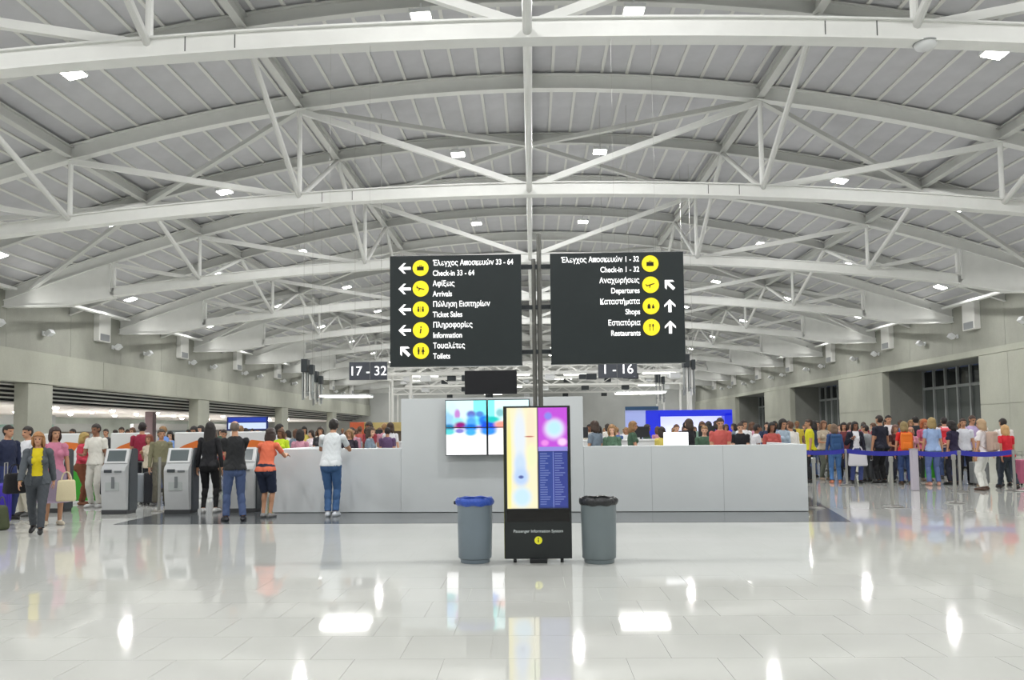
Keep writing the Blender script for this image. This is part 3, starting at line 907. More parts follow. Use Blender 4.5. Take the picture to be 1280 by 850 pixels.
def make_kiosk():
    e = empty('self_service_kiosk', (0, 0, 0))
    # silhouette in the yz plane (front is -y)
    pr = [(-.12, .08), (.22, .08), (.22, 1.2), (.15, 1.24), (.02, 1.24), (-.07, .98), (-.17, .9), (-.2, .84), (-.17, .4)]
    m = MB(); n = len(pr)
    m.raw([(x, y, z) for x in (-.235, .235) for y, z in pr], [tuple(range(n)), tuple(range(n, 2 * n))[::-1]] + [(k, n + k, n + (k + 1) % n, (k + 1) % n) for k in range(n)])
    m.build('body', M_KB, e)
    for s in (-1, 1):
        p2 = [(-.05, .06), (.25, .06), (.25, 1.22), (.17, 1.26), (.06, 1.26), (-.03, .99), (-.05, .86)]
        m = MB(); n = len(p2)
        x0, x1 = (.235, .265) if s > 0 else (-.265, -.235)
        m.raw([(x, y, z) for x in (x0, x1) for y, z in p2], [tuple(range(n)), tuple(range(n, 2 * n))[::-1]] + [(k, n + k, n + (k + 1) % n, (k + 1) % n) for k in range(n)])
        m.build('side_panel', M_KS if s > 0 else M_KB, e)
    # tilted screen on the sloping head, between (-.07,.98) and (.02,1.24)
    d = Vector((0, .09, .26)).normalized(); nrm = Vector((0, -.26, .09)).normalized()
    Mx = Matrix.Translation((0, -.025, 1.11)) @ Matrix(((1, 0, 0, 0), (0, d.y, nrm.y, 0), (0, d.z, nrm.z, 0), (0, 0, 0, 1)))
    bz = MB().rbox(-.225, .225, -.15, .15, -.01, .03, .012, Mx).build('screen_bezel', mat('bezel_light', '#d0d2d3', .35), e)
    MB().box(-.175, .175, -.11, .11, .03, .033, Mx).build('screen', mat('kiosk_screen', '#50585a', .15, emit='#5a6264', estr=.18), bz)
    MB().rbox(-.17, -.02, -.215, -.17, .8, .86, .008).build('card_reader', M_KS, e)
    MB().rbox(.03, .17, -.21, -.17, .8, .84, .006).build('ticket_slot', mat('slot_grey', '#6e7375', .4), e)
    MB().box(-.03, .03, -.195, -.15, .5, .72).build('document_scanner', mat('slot_grey', '#6e7375'), e)
    m = MB(); m.rbox(-.15, .12, -.185, -.14, .45, .62, .006); m.build('printer_door', mat('printer_door', '#a3a9a8', .4), e)
    MB().rbox(-.25, .25, -.13, .24, 0, .085, .01).build('plinth', mat('plinth_dark', '#3a3c3e', .5), e)
    return e


kp = make_kiosk(); reg(kp)
KL = [((-9.62, 15.9), 'self-service kiosk partly hidden behind the walkers at far left, its dark side showing'), ((-8.07, 15.45), 'grey self-service kiosk second from the left, standing clear on the pale floor'),
      ((-6.82, 15.4), 'grey self-service kiosk left of the woman in black leggings'), ((-5.62, 15.55), 'self-service kiosk behind the man in the black T-shirt, its dark side beside the desk end')]
for i, ((x, y), lab) in enumerate(KL):
    o = kp if i == 0 else copy_tree(kp)
    o.location = (x, y, 0); tag(o, lab, 'kiosk', 'self-service kiosks')

# slim pale post left of the middle kiosk
e = empty('slim_post', (-7.38, 15.72, 0), 0, 'slim pale metal post standing just left of the middle kiosk', 'post')
MB().tube([(0, 0, 0.01), (0, 0, 1.08)], .03, 10).build('post_tube', M_CHROME, e)
MB().lathe([(0, 0), (.14, 0), (.14, .015), (.04, .03)], 20).build('base_disc', M_CHROME, e)

# ------------------------------------------------------------------ drop-off panels behind the kiosks
M_OR = mat('orange_flash', '#d9722e', .4)
M_BL = mat('pale_blue_print', '#7aa0dc', .4)
for i, (x, y) in enumerate(((-11.1, 18.6), (-9.65, 18.9), (-8.15, 19.0), (-6.85, 19.1))):
    e = empty('check_in_machine', (x, y, 0), 0, 'white check-in machine with an orange swoosh behind the kiosks, %s from the left' % ordinal(i), 'machine', 'white machines behind the kiosks')
    MB().rbox(-.42, .42, 0, .25, 0, 1.0, .02).build('cabinet', M_WHITE, e)
    MB().rbox(-.45, .45, .05, .2, .98, 1.58, .03).build('header_panel', M_WHITE, e)
    q = MB(); q.raw([(-.4, .045, 1.16), (.3, .045, 1.16), (.44, .045, 1.34), (.1, .045, 1.38), (-.2, .045, 1.27)], [(0, 1, 2, 3, 4)]); q.build('orange_swoosh', M_OR, e)
    MB().rbox(-.25, .25, -.03, .0, .72, .95, .01).build('display', M_KS, e)
e = empty('green_panel', (-10.05, 17.9, 0), 0, 'bright green low panel behind the fair-haired woman in crimson', 'panel')
MB().rbox(-.42, .5, 0, .08, .02, .85, .01).build('board', mat('bright_green', '#3aa52c', .45), e)
MB().box(-.42, .5, -.01, .09, 0, .06).build('plinth', M_WHITE, e)

# ------------------------------------------------------------------ belt posts and belts
def make_post():
    e = empty('belt_post', (0, 0, 0))
    MB().tube([(0, 0, .03), (0, 0, .9)], .032, 14).build('post_tube', M_CHROME, e)
    MB().lathe([(0, 0), (.19, 0), (.19, .012), (.15, .024), (.05, .032), (.032, .05)], 28).build('base_disc', mat('post_base', '#83827f', .35, metal=.6), e)
    MB().lathe([(0, .96), (.03, .958), (.042, .945), (.042, .86), (.034, .855)], 16).build('belt_head', M_CHROME, e)
    return e


pp = make_post(); reg(pp)
PL = [((5.3, 15.3), 'steel belt post right beside the right end of the desk'), ((6.81, 15.45), 'front steel belt post, left one of the two standing alone on the open floor'), ((8.35, 16.15), 'front steel belt post, right one of the two standing alone on the open floor'),
      ((8.23, 21.3), 'steel belt post in front of the blue denim jacket'), ((9.9, 18.9), 'steel belt post behind and between the two front posts'), ((11.2, 19.0), 'steel belt post near the woman all in white')]
for i, ((x, y), lab) in enumerate(PL):
    o = pp if i == 0 else copy_tree(pp)
    o.location = (x, y, 0); tag(o, lab, 'belt post', 'queue belt posts')
e = empty('thick_post', (9.12, 19.45, 0), 0, 'thick pale lilac post standing in the middle of the queue', 'post')
MB().rbox(-.075, .075, -.075, .075, 0, .98, .02).build('post_body', mat('pale_lilac', '#b5afba', .4), e)
MB().rbox(-.085, .085, -.085, .085, .98, 1.0, .008).build('cap', M_CHROME, e)
M_BELT = mat('blue_belt', '#2a2c9c', .6)
for i, (p, q, lab) in enumerate([((6.81, 15.45), (8.35, 16.15), None), ((8.23, 21.3), (9.12, 19.45), 'blue queue belt from the rear left post to the thick post'),
                                 ((9.12, 19.45), (9.9, 18.9), 'short blue queue belt right of the thick post'), ((9.9, 18.9), (11.2, 19.0), 'blue queue belt ending by the woman in white'), ((6.9, 21.4), (8.23, 21.3), 'blue queue belt behind the desk end')]):
    if lab is None: continue
    p = Vector((*p, .91)); q = Vector((*q, .91)); m = MB()
    d = (q - p); nn = d.cross(Vector((0, 0, 1))).normalized() * .003
    vs = []; N = 10
    for k in range(N + 1):
        c = p + d * (k / N); c.z -= .05 * 4 * (k / N) * (1 - k / N)
        for dz in (-.035, .035):
            for s in (-1, 1): vs.append(c + nn * s + Vector((0, 0, dz * 1.6)))
    fs = []
    for k in range(N):
        a = 4 * k; b_ = a + 4
        fs += [(a, a + 2, b_ + 2, b_), (a + 1, b_ + 1, b_ + 3, a + 3), (a, b_, b_ + 1, a + 1), (a + 2, a + 3, b_ + 3, b_ + 2)]
    m.raw(vs, fs); tag(m.build('queue_belt', M_BELT), lab, 'belt', 'blue queue belts')

# ------------------------------------------------------------------ background: gantries, booths, screens, desks
M_LT = mat('strip_glow', '#fff', .3, emit='#fdfcf4', estr=2.0)
GL = [(44, -7.0, 9.0, 4.75, 'nearest'), (52, -9.5, 10.5, 5.3, 'second'), (60, -9.5, 11.5, 5.0, 'third'), (70, -13, 12, 6.2, 'fourth'), (80, -14, 13, 5.4, 'farthest')]
for gi, (y, xa, xb, z, lab) in enumerate(GL):
    e = empty('overhead_gantry', ((xa + xb) / 2, y, 0), 0, 'white overhead lattice gantry across the check-in area, %s from the viewpoint' % lab, 'gantry', 'lattice gantries over check-in')
    hw = (xb - xa) / 2
    for dz in (0, .55):
        for dy in (-.3, .3): MB().box(-hw, hw, dy - .06, dy + .06, z + dz - .06, z + dz + .06).build('chord', M_RIB, e)
    m = MB(); n = int(hw * 2 / .9)
    for k in range(n):
        x0 = -hw + 2 * hw * k / n; x1 = -hw + 2 * hw * (k + 1) / n
        for dy in (-.3, .3): m.beam((x0, dy, z), (x1, dy, z + .55), rect_prof(.05, .05)) if k % 2 == 0 else m.beam((x0, dy, z + .55), (x1, dy, z), rect_prof(.05, .05))
    lo = m.build('lattice', M_RIB, e); lo['kind'] = 'stuff'
    for k in range(7):
        x = -hw + 2 * hw * (k + .5) / 7
        MB().rbox(x - .28, x + .28, -.2, .2, z - .42, z - .1, .03).build('equipment_box', M_DARK if k % 3 else M_WHITE, e)
    for k in range(4):
        x = -hw + 2 * hw * (k + .5) / 4
        if (gi + k) % 2: MB().box(x - .9, x + .9, -.1, .1, z - .16, z - .08).build('strip_light', M_LT, e)
    for sx in (-1, 1):
        MB().box(sx * hw * .96 - .07, sx * hw * .96 + .07, -.07, .07, 0, z).build('gantry_leg', M_RIB, e)
for i, (x, y, lab) in enumerate([(-10.25, 36, 'dark hanging loudspeaker rack with pale slats left of the 17 - 32 sign, nearer one'), (-11.7, 43, 'dark hanging loudspeaker rack with pale slats left of the 17 - 32 sign, farther one'),
                                 (6.95, 36, 'dark hanging loudspeaker rack with pale slats right of the right black sign'), (7.4, 47, 'smaller dark hanging rack behind the 1 - 16 sign')]):
    e = empty('hanging_rack', (x, y, 0), 0, lab, 'loudspeaker rack', None)
    MB().rbox(-.16, .12, -.25, .25, 4.3, 4.9, .03).build('speaker_box', M_DARK, e)
    MB().rbox(.2, .38, -.2, .2, 4.2, 4.65, .03).build('speaker_box', M_DARK, e)
    for k in range(5):
        MB().box(-.14 + k * .11, -.09 + k * .11, -.12, .12, 3.05 + .09 * (k % 3), 4.3).build('slat', M_RIB if k % 2 else M_MULL, e)
    MB().box(-.14, .4, -.1, .1, 3.35, 3.42).build('cross_rail', M_MULL, e)
    for sx in (-.1, .3): MB().tube([(sx, 0, 4.6), (sx, 0, roof_u(x) + .62)], .008, 6).build('suspension_wire', M_CHROME, e)
# blue framed booth
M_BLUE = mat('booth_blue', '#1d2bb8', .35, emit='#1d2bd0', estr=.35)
e = empty('blue_booth', (7.2, 36, 0), 0, 'booth with a bright blue portal frame behind the crowd right of the desk', 'booth')
for a in ((-1.75, -1.45, 0, 2.25), (1.4, 1.75, 0, 2.25)): MB().rbox(a[0], a[1], 0, .5, a[2], a[3], .02).build('portal_post', M_BLUE, e)
MB().rbox(-1.75, 1.75, 0, .5, 2.12, 2.4, .02).build('portal_beam', M_BLUE, e)
MB().box(-1.45, 1.4, .6, .65, 0, 2.12).build('backlit_wall', mat('booth_light', '#dfe3f4', .5, emit='#e6eaff', estr=.45), e)
MB().rbox(-1.2, 1.2, -.5, .0, 0, 1.05, .03).build('counter', M_WHITE, e)
e = empty('blue_booth', (4.25, 34, 0), 0, 'smaller blue and pale stand left of the blue portal booth', 'booth')
MB().rbox(-.3, .55, 0, .1, 0, 2.45, .01).build('pale_panel', mat('pale_lilac_panel', '#9aa6dc', .4, emit='#9aa6e0', estr=.2), e)
MB().rbox(.58, 1.1, 0, .3, 0, 2.35, .02).build('blue_panel', M_BLUE, e)
MB().rbox(-.3, 1.1, -.02, .1, 2.36, 2.52, .01).build('header', mat('teal_header', '#2c4d6e', .4), e)
# orange / yellow shop front at the left
e = empty('shop_front', (-8.6, 45, 0), 0, 'shop front with an orange block and a long tan fascia behind the left crowd', 'shop')
MB().rbox(-1.7, -.9, 0, .6, 0, 2.15, .02).build('orange_block', mat('orange_red', '#c25a35', .5), e)
MB().rbox(-.9, 2.0, .05, .55, 1.62, 2.12, .02).build('tan_fascia', mat('tan_fascia', '#b8a468', .5), e)
MB().box(-.9, 2.0, .5, .6, 0, 1.62).build('shop_wall', mat('shop_wall', '#6c5f54', .6), e)
e = empty('blue_sign_screen', (-16.5, 46, 0), 0, 'blue lit sign above heads left of the white T-shirt man', 'screen')
MB().rbox(-1.2, 1.2, 0, .12, 1.75, 2.55, .02).build('casing', mat('navy_casing', '#1c2c6a', .4), e)
gfx(e, 'screen_image', [(-1.1, 1.1, 1.85, 2.2, '#cfe0ff', 1.0), (-1.1, 1.1, 2.25, 2.5, '#2742b0', .9)], -.002)
MB().tube([(0, .06, 0), (0, .06, 1.76)], .05, 10).build('post', M_DARK, e)
# side hall units
M_TEAL = mat('teal_glass', '#9fbfb4', .15)
for i, (x, y, w_, h_, c, lab) in enumerate([(-29.5, 36, 3.2, 2.6, '#2f3a9a', 'blue headed side hall shop unit at far left'), (-30, 46.5, 3.6, 2.8, '#9fbfb4', 'pale teal glazed side hall unit right of the first column'), (-32, 55, 4, 2.4, '#8f8577', 'brown-grey side hall shop unit'),
                                          (-31, 66, 5, 2.5, '#9aa0a4', 'grey side hall shop unit behind the second column'), (-31, 80, 6, 2.6, '#7f7870', 'dim side hall unit farthest back')]):
    e = empty('side_shop', (x, y, 0), 60, lab, 'shop', None)
    MB().rbox(-w_ / 2, w_ / 2, 0, .3, 0, h_, .03).build('wall_panel', mat('shop_%d' % i, c, .4), e)
    MB().rbox(-w_ / 2, w_ / 2, -.15, .0, h_ - .55, h_, .02).build('fascia', mat('shop_f%d' % i, '#37418f' if i == 0 else '#c7c9c7', .4), e)
    for k in range(3):
        MB().box(-w_ / 2 + .2 + k * w_ / 3, -w_ / 2 + w_ / 3 - .1 + k * w_ / 3, -.03, 0, .3, h_ - .7).build('display_pane', glow('#e6e4da' if k % 2 else '#c7cdc8', .45), e)
e = empty('dark_column', (-30.6, 63.5, 0), 0, 'dark reddish grey square column in the side hall between the two nearest concrete columns', 'column')
MB().rbox(-.32, .32, -.3, .3, 0, 3.42, .03).build('shaft', mat('reddish_grey', '#75656a', .5), e)
# check-in desks behind the information desk
for i, (x, y) in enumerate(((-4.6, 24.5), (-2.6, 24.5), (1.4, 23.5), (3.2, 23.5), (5.2, 23.8))):
    e = empty('check_in_desk', (x, y, 0), 0, 'white check-in desk with a monitor behind the information desk, %s from the left' % ordinal(i), 'desk', 'check-in desks behind the information desk')
    MB().rbox(-.8, .8, 0, .12, 0, 1.22, .02).build('front', M_WHITE, e)
    MB().rbox(-.85, .85, -.05, .5, 1.2, 1.25, .01).build('top', M_WHITE, e)
    MB().rbox(-.25, .25, .2, .24, 1.3, 1.62, .01).build('monitor', M_BLACK, e)
    MB().box(-.03, .03, .2, .24, 1.24, 1.32).build('monitor_stand', M_BLACK, e)
# bright paper / lit screens on the desk
e = empty('lit_notice', (2.8, 15.7, 0), 0, 'glowing white notice board on the right half of the desk', 'notice')
MB().rbox(-.24, .24, 0, .03, .78, 1.46, .01).build('board', mat('lit_white', '#fff', .4, emit='#f4f2ff', estr=.35), e)
MB().rbox(-.2, .2, -.05, .12, .782, .8, .005).build('stand', M_WHITE, e)
e = empty('paper_stack', (1.3, 15.75, 0), 0, 'white paper trays on the desk right of the middle panel', 'paper tray')
for k in range(3): MB().rbox(-.17, .17, -.12, .12, .785 + .13 * k, .80 + .13 * k, .005).build('tray', M_WHITE, e)
for sx in (-.16, .16): MB().box(sx - .01, sx + .01, -.11, -.09, .785, 1.07).build('tray_post', M_DARK, e)
# dome loudspeaker below the nearest truss
e = empty('dome_speaker', (8.25, 16.36, bot_u(8.25) - .22), 0, 'small pale dome loudspeaker under the nearest truss at upper right', 'loudspeaker')
MB().lathe([(0, -.14), (.1, -.13), (.19, -.08), (.22, -.02), (.22, .0)], 24).build('dome', M_WHITE, e, True)
MB().lathe([(.22, 0), (.24, 0), (.24, .03), (0, .03)], 24).build('collar', M_MULL, e)
# ------------------------------------------------------------------ people
SKIN = {'tan': '#b98a6c', 'pale': '#d3a78c', 'dark': '#8a5f47'}
UA, FA = .285, .255      # upper arm, forearm
TH, SH = .435, .41       # thigh, shank


def capsule(m, p0, p1, r0, r1, n=14, flat=1.0):
    """tapered limb with rounded ends"""
    p0 = Vector(p0); p1 = Vector(p1); d = (p1 - p0); L = d.length; d.normalize()
    pts = []; rs = []
    for t in (-.98, -.8, -.5, 0): pts.append(p0 + d * r0 * t); rs.append(r0 * math.sqrt(max(1e-4, 1 - t * t)))
    for t in (.33, .66): pts.append(p0.lerp(p1, t)); rs.append(r0 + (r1 - r0) * t)
    for t in (0, .5, .8, .98): pts.append(p1 + d * r1 * t); rs.append(r1 * math.sqrt(max(1e-4, 1 - t * t)))
    m.tube(pts, rs, n, True, flat)


def ellipsoid(m, c, r, M=None, n=16):
    bm = bmesh.new(); bmesh.ops.create_uvsphere(bm, u_segments=n, v_segments=n // 2 + 2, radius=1)
    bm.verts.index_update()
    vs = []
    for v in bm.verts:
        p = Vector((v.co.x * r[0], v.co.y * r[1], v.co.z * r[2]))
        if M: p = M @ p
        vs.append(Vector(c) + p)
    fs = [[v.index for v in f.verts] for f in bm.faces]; bm.free(); m.raw(vs, fs)


def ik(a, t, l0, l1, pole):
    a = Vector(a); t = Vector(t); d = t - a; L = min(d.length, (l0 + l1) * .998); d.normalize(); t = a + d * L
    c = (l0 * l0 + L * L - l1 * l1) / (2 * L); h = math.sqrt(max(0, l0 * l0 - c * c))
    p = Vector(pole); p = p - d * p.dot(d); p.normalize()
    return a + d * c + p * h, t


def remesh(m, vox, smooth=2):
    me = m.mesh('tmp'); o = bpy.data.objects.new('tmp', me); COL.objects.link(o)
    md = o.modifiers.new('r', 'REMESH'); md.mode = 'VOXEL'; md.voxel_size = vox
    if smooth:
        s2 = o.modifiers.new('s', 'SMOOTH'); s2.iterations = smooth; s2.factor = .5
    dg = bpy.context.evaluated_depsgraph_get()
    r = bpy.data.meshes.new_from_object(o.evaluated_get(dg))
    bpy.data.objects.remove(o); bpy.data.meshes.remove(me)
    n = len(r.vertices); co = np.empty(n * 3); r.vertices.foreach_get('co', co); co = co.reshape(-1, 3)
    nf = len(r.polygons); ls = np.empty(nf, 'i'); r.polygons.foreach_get('loop_total', ls)
    lv = np.empty(len(r.loops), 'i'); r.loops.foreach_get('vertex_index', lv)
    if (ls == 4).all(): F = lv.reshape(-1, 4)
    else:
        r.calc_loop_triangles(); F = np.array([list(t.vertices) + [t.vertices[2]] for t in r.loop_triangles])
    nr = np.empty(n * 3); r.vertices.foreach_get('normal', nr)
    bpy.data.meshes.remove(r)
    return co, F, nr.reshape(-1, 3)


def hand_mesh(curl):
    """right hand, fingers along +z from the wrist at the origin, palm facing +y, thumb on +x side"""
    m = MB()
    capsule(m, (0, 0, -.01), (0, 0, .02), .024, .026, 10)
    ellipsoid(m, (0, 0, .05), (.04, .017, .052))
    for x, l, dx in ((.029, .066, .004), (.01, .075, .001), (-.010, .070, -.002), (-.028, .054, -.006)):
        p = Vector((x, 0, .088)); a = 0.0; r = .0088
        for s, (f, c) in enumerate(((.45, .5), (.31, 1.0), (.24, .8))):
            a += curl * c
            q = p + Vector((dx * f * 2, math.sin(a), math.cos(a))) * l * f
            capsule(m, p, q, r, r * .9, 8); p = q; r *= .9
    p = Vector((.03, .004, .03))
    for dv, l, r in (((.65, .35, .65), .04, .0115), ((.35, .45, .85), .03, .01), ((.15, .5, .9), .024, .009)):
        q = p + Vector(dv).normalized() * l; capsule(m, p, q, r, r * .9, 8); p = q
    return remesh(m, .0052, 1)


HAND = {'relax': hand_mesh(.35), 'grip': hand_mesh(1.15)}

POSES = {
    # feet (x, y, lift, yaw), hands (x, y, z), lean, pelvis y, head (yaw, pitch), hand kind
    'relaxed': dict(feet=((-.11, 0, 0, 10), (.12, .03, 0, -14)), hands=((-.25, .06, .80), (.25, .03, .79)), lean=1, head=(8, -4)),
    'bent': dict(feet=((-.12, .04, 0, 12), (.1, -.02, 0, -10)), hands=((-.26, .02, .79), (.12, .30, 1.10)), lean=1, head=(-12, -8)),
    'hold': dict(feet=((-.1, 0, 0, 8), (.12, .05, 0, -16)), hands=((-.08, .27, 1.04), (.10, .26, 1.06)), lean=3, head=(5, -16)),
    'strap': dict(feet=((-.1, .02, 0, 10), (.11, -.03, 0, -10)), hands=((-.24, .05, .80), (.13, .13, 1.28)), lean=0, head=(15, -2)),
    'walk': dict(feet=((-.09, .30, 0, 4), (.09, -.30, .05, -6)), hands=((-.23, -.20, .82), (.24, .24, .88)), lean=4, head=(0, -4)),
    'clasp': dict(feet=((-.13, .06, 0, 14), (.14, -.04, 0, -18)), hands=((-.02, .2, .95), (.05, .24, .92)), lean=2, head=(-14, -6)),
    'lean': dict(feet=((-.06, -.05, 0, 6), (.07, -.02, 0, -8)), hands=((-.17, .46, 1.20), (.18, .44, 1.20)), lean=16, head=(0, -10), py=-.08),
}


def build_figure(pose, sex):
    P = POSES[pose]; m = MB(); f = sex == 'f'
    sw = .158 if f else .182; hw = .178 if f else .165; ww = .125 if f else .15; lt = .94 if f else 1.0
    py = P.get('py', 0); pel = Vector((0, py, .93))
    # lower pelvis a little when legs are spread
    ln = R(P['lean'])
    hips = [Vector((-.09, py, .90)), Vector((.09, py, .90))]
    segs = []   # (kind, p0, p1)
    for i in (0, 1):
        x, y, lift, yaw = P['feet'][i]
        ank = Vector((x, y, .085 + lift)); dirn = Vector((math.sin(R(-yaw)), math.cos(R(-yaw)), 0))
        knee, ank = ik(hips[i], ank, TH, SH, (0, 1, 0))
        capsule(m, hips[i], knee, .088 * (1.04 if f else 1), .056, 16); capsule(m, knee, ank + Vector((0, 0, .0)), .054, .034, 14)
        calf = knee.lerp(ank, .3) + Vector((0, -.016, 0)); ellipsoid(m, calf, (.05, .052, .11))
        heel = ank + Vector((0, 0, -.045)) - dirn * .045; ball = ank + Vector((0, 0, -.052)) + dirn * .12; toe = ank + Vector((0, 0, -.058)) + dirn * .165
        if lift: ball.z -= lift * .8; toe.z -= lift
        capsule(m, heel, ball, .037, .036, 12); capsule(m, ball, toe, .035, .026, 12); capsule(m, ank, ank + Vector((0, 0, -.03)), .034, .036, 10)
        segs += [('thigh', hips[i], knee), ('shank', knee, ank), ('foot', heel, toe)]
    # torso: loft of ellipses, bending forward from the hips
    rings = [(.80, .10, .085), (.86, .15, .11), (.93, hw, .122), (1.0, (hw + ww) / 2 + .008, .11), (1.08, ww, .097), (1.18, ww + .012, .105), (1.29, sw - .03, .118 if f else .116), (1.37, sw - .03, .11), (1.42, sw - .045, .09), (1.46, .10, .072), (1.485, .06, .058), (1.50, .052, .054)]
    def bend(p):
        p = Vector(p); h_ = p.z - .95
        if h_ <= 0: return Vector((p.x, p.y + py, p.z))
        a = ln * min(1, h_ / .15)
        return Vector((p.x, py + p.y * math.cos(a) + h_ * math.sin(a), .95 + h_ * math.cos(a) - p.y * math.sin(a)))
    n = 20; vs = []
    for z, rx, ry in rings:
        for k in range(n):
            t = 2 * math.pi * k / n
            vs.append(bend((rx * math.cos(t), ry * math.sin(t), z)))
    nr = len(rings)
    fs = [(i * n + k, i * n + (k + 1) % n, (i + 1) * n + (k + 1) % n, (i + 1) * n + k) for i in range(nr - 1) for k in range(n)]
    fs += [tuple(range(n))[::-1], tuple((nr - 1) * n + k for k in range(n))]
    m.raw(vs, fs)
    if f:
        for s in (-1, 1): ellipsoid(m, bend((s * .075, .085, 1.27)), (.062, .055, .062))
    ellipsoid(m, bend((-.075, -.06, .90)), (.085, .08, .095)); ellipsoid(m, bend((.075, -.06, .90)), (.085, .08, .095))
    # neck and head
    nb = bend((0, -.01, 1.46)); hc = bend((0, .02, 1.635)); hyaw, hpit = P['head']
    hc = hc + Vector((0, 0, .0))
    capsule(m, nb, hc + Vector((0, -.02, -.06)), .056, .05, 14)
    HM = Matrix.Rotation(R(hyaw), 3, 'Z') @ Matrix.Rotation(R(hpit), 3, 'X')
    def hp(v): return hc + HM @ Vector(v)
    H4 = HM
    ellipsoid(m, hp((0, -.012, .02)), (.076, .096, .095), H4)
    ellipsoid(m, hp((0, .028, -.045)), (.054, .062, .068), H4)
    ellipsoid(m, hp((0, .062, -.088)), (.028, .025, .022), H4)
    capsule(m, hp((0, .086, .012)), hp((0, .104, -.024)), .008, .0135, 8)
    for s in (-1, 1):
        ellipsoid(m, hp((s * .079, -.008, -.004)), (.009, .02, .032), H4)
        ellipsoid(m, hp((s * .03, .074, .026)), (.022, .014, .007), H4)
    ellipsoid(m, hp((0, .09, -.052)), (.024, .012, .010), H4)
    # shoulders and arms
    hands = []
    for i, s in ((0, -1), (1, 1)):
        sh = bend((s * sw, -.005, 1.40)); tgt = Vector(P['hands'][i])
        if P['lean'] < 8: tgt = tgt + Vector((0, py, 0))
        pole = Vector((s * .5, -1, -.35)) if tgt.z > .9 else Vector((s * .6, -1, .0))
        el, wr = ik(sh, tgt, UA, FA, pole)
        ellipsoid(m, sh, (.054, .054, .056)); capsule(m, sh, el, .05 * lt, .039 * lt, 12); capsule(m, el, wr, .038 * lt, .025 * lt, 12)
        segs += [('uarm', sh, el), ('farm', el, wr)]
        hands.append((s, wr, (wr - el).normalized(), 'relax' if tgt.z < .9 else 'grip'))
    co, F, nrm = remesh(m, .0125, 3)
    cen = co[F].mean(1)
    segs += [('torso', bend((0, 0, .9)), bend((0, 0, 1.42)))]
    # classify
    def segd(p0, p1):
        p0 = np.array(p0); p1 = np.array(p1); d = p1 - p0; t = ((cen - p0) @ d) / (d @ d); tc = np.clip(t, 0, 1)
        return np.linalg.norm(cen - (p0 + tc[:, None] * d), axis=1), t
    names = []; D = []; T = []
    for k, a, b_ in segs:
        d, t = segd(a, b_)
        if k == 'torso': d = d - .085
        names.append(k); D.append(d); T.append(t)
    d, t = segd(hc, hc + Vector((0, 0, .001))); names.append('head'); D.append(d - .07); T.append(t)
    D = np.array(D); T = np.array(T); idx = D.argmin(0); kind = np.array(names)[idx]; tt = T[idx, np.arange(len(cen))]
    inv = np.array(HM.transposed()); hl = (cen - np.array(hc)) @ inv.T      # local head coords
    # height along the unbent torso
    a = ln
    th = np.where(cen[:, 2] > .95, .95 + (cen[:, 2] - .95) * math.cos(a) + (cen[:, 1] - py) * math.sin(a), cen[:, 2])
    isn = (hl[:, 2] > -.13) & (np.linalg.norm(hl, axis=1) < .19) & (kind != 'uarm')
    headm = isn & (th > 1.5)
    mi = np.zeros(len(F), 'i')
    for s in (-1, 1):
        mi[headm & (((hl[:, 0] - s * .031) / .014) ** 2 + ((hl[:, 2] - .006) / .009) ** 2 < 1) & (hl[:, 1] > .04)] = 1
    mi[headm & ((hl[:, 0] / .026) ** 2 + ((hl[:, 2] + .053) / .008) ** 2 < 1) & (hl[:, 1] > .04)] = 2
    # join hands
    V = [co]; FF = [F]; MI = [mi]; off = len(co)
    for s, wr, dirn, hk in hands:
        hco, hF, _ = HAND[hk]
        z = np.array(dirn); xin = np.array((0., 1., 0.))         # thumb side forward
        x = xin - z * (xin @ z)
        if np.linalg.norm(x) < .3: x = np.array((0, 0, 1.)) - z * z[2]
        x /= np.linalg.norm(x); y = np.cross(z, x)
        if s * y[0] > 0 and abs(y[0]) > .2:
            y = -y                                               # palm towards the body
            hF = hF[:, ::-1]
        V.append(hco @ np.array([x, y, z]) + np.array(wr)); FF.append(hF + off); MI.append(np.zeros(len(hF), 'i')); off += len(hco)
    return dict(co=co, F=F, nrm=nrm, kind=kind, t=tt, th=th, hl=hl, head=headm, V=np.vstack(V), FF=np.vstack(FF), MI=np.concatenate(MI), hc=np.array(hc), HM=np.array(HM), bend=bend, py=py, pose=pose, sex=sex)


FIG = {}; GAR = {}


def np_mesh(name, V, F, mi=None, nm=1):
    me = bpy.data.meshes.new(name)
    n = len(V); me.vertices.add(n); me.vertices.foreach_set('co', V.ravel().astype('f'))
    me.loops.add(len(F) * 4); me.loops.foreach_set('vertex_index', F.ravel().astype('i'))
    me.polygons.add(len(F)); me.polygons.foreach_set('loop_start', np.arange(0, len(F) * 4, 4, dtype='i'))
    if mi is not None: me.polygons.foreach_set('material_index', mi)
    me.polygons.foreach_set('use_smooth', np.ones(len(F), bool))
    for _ in range(nm): me.materials.append(None)
    me.update(calc_edges=True); me.validate()
    return me


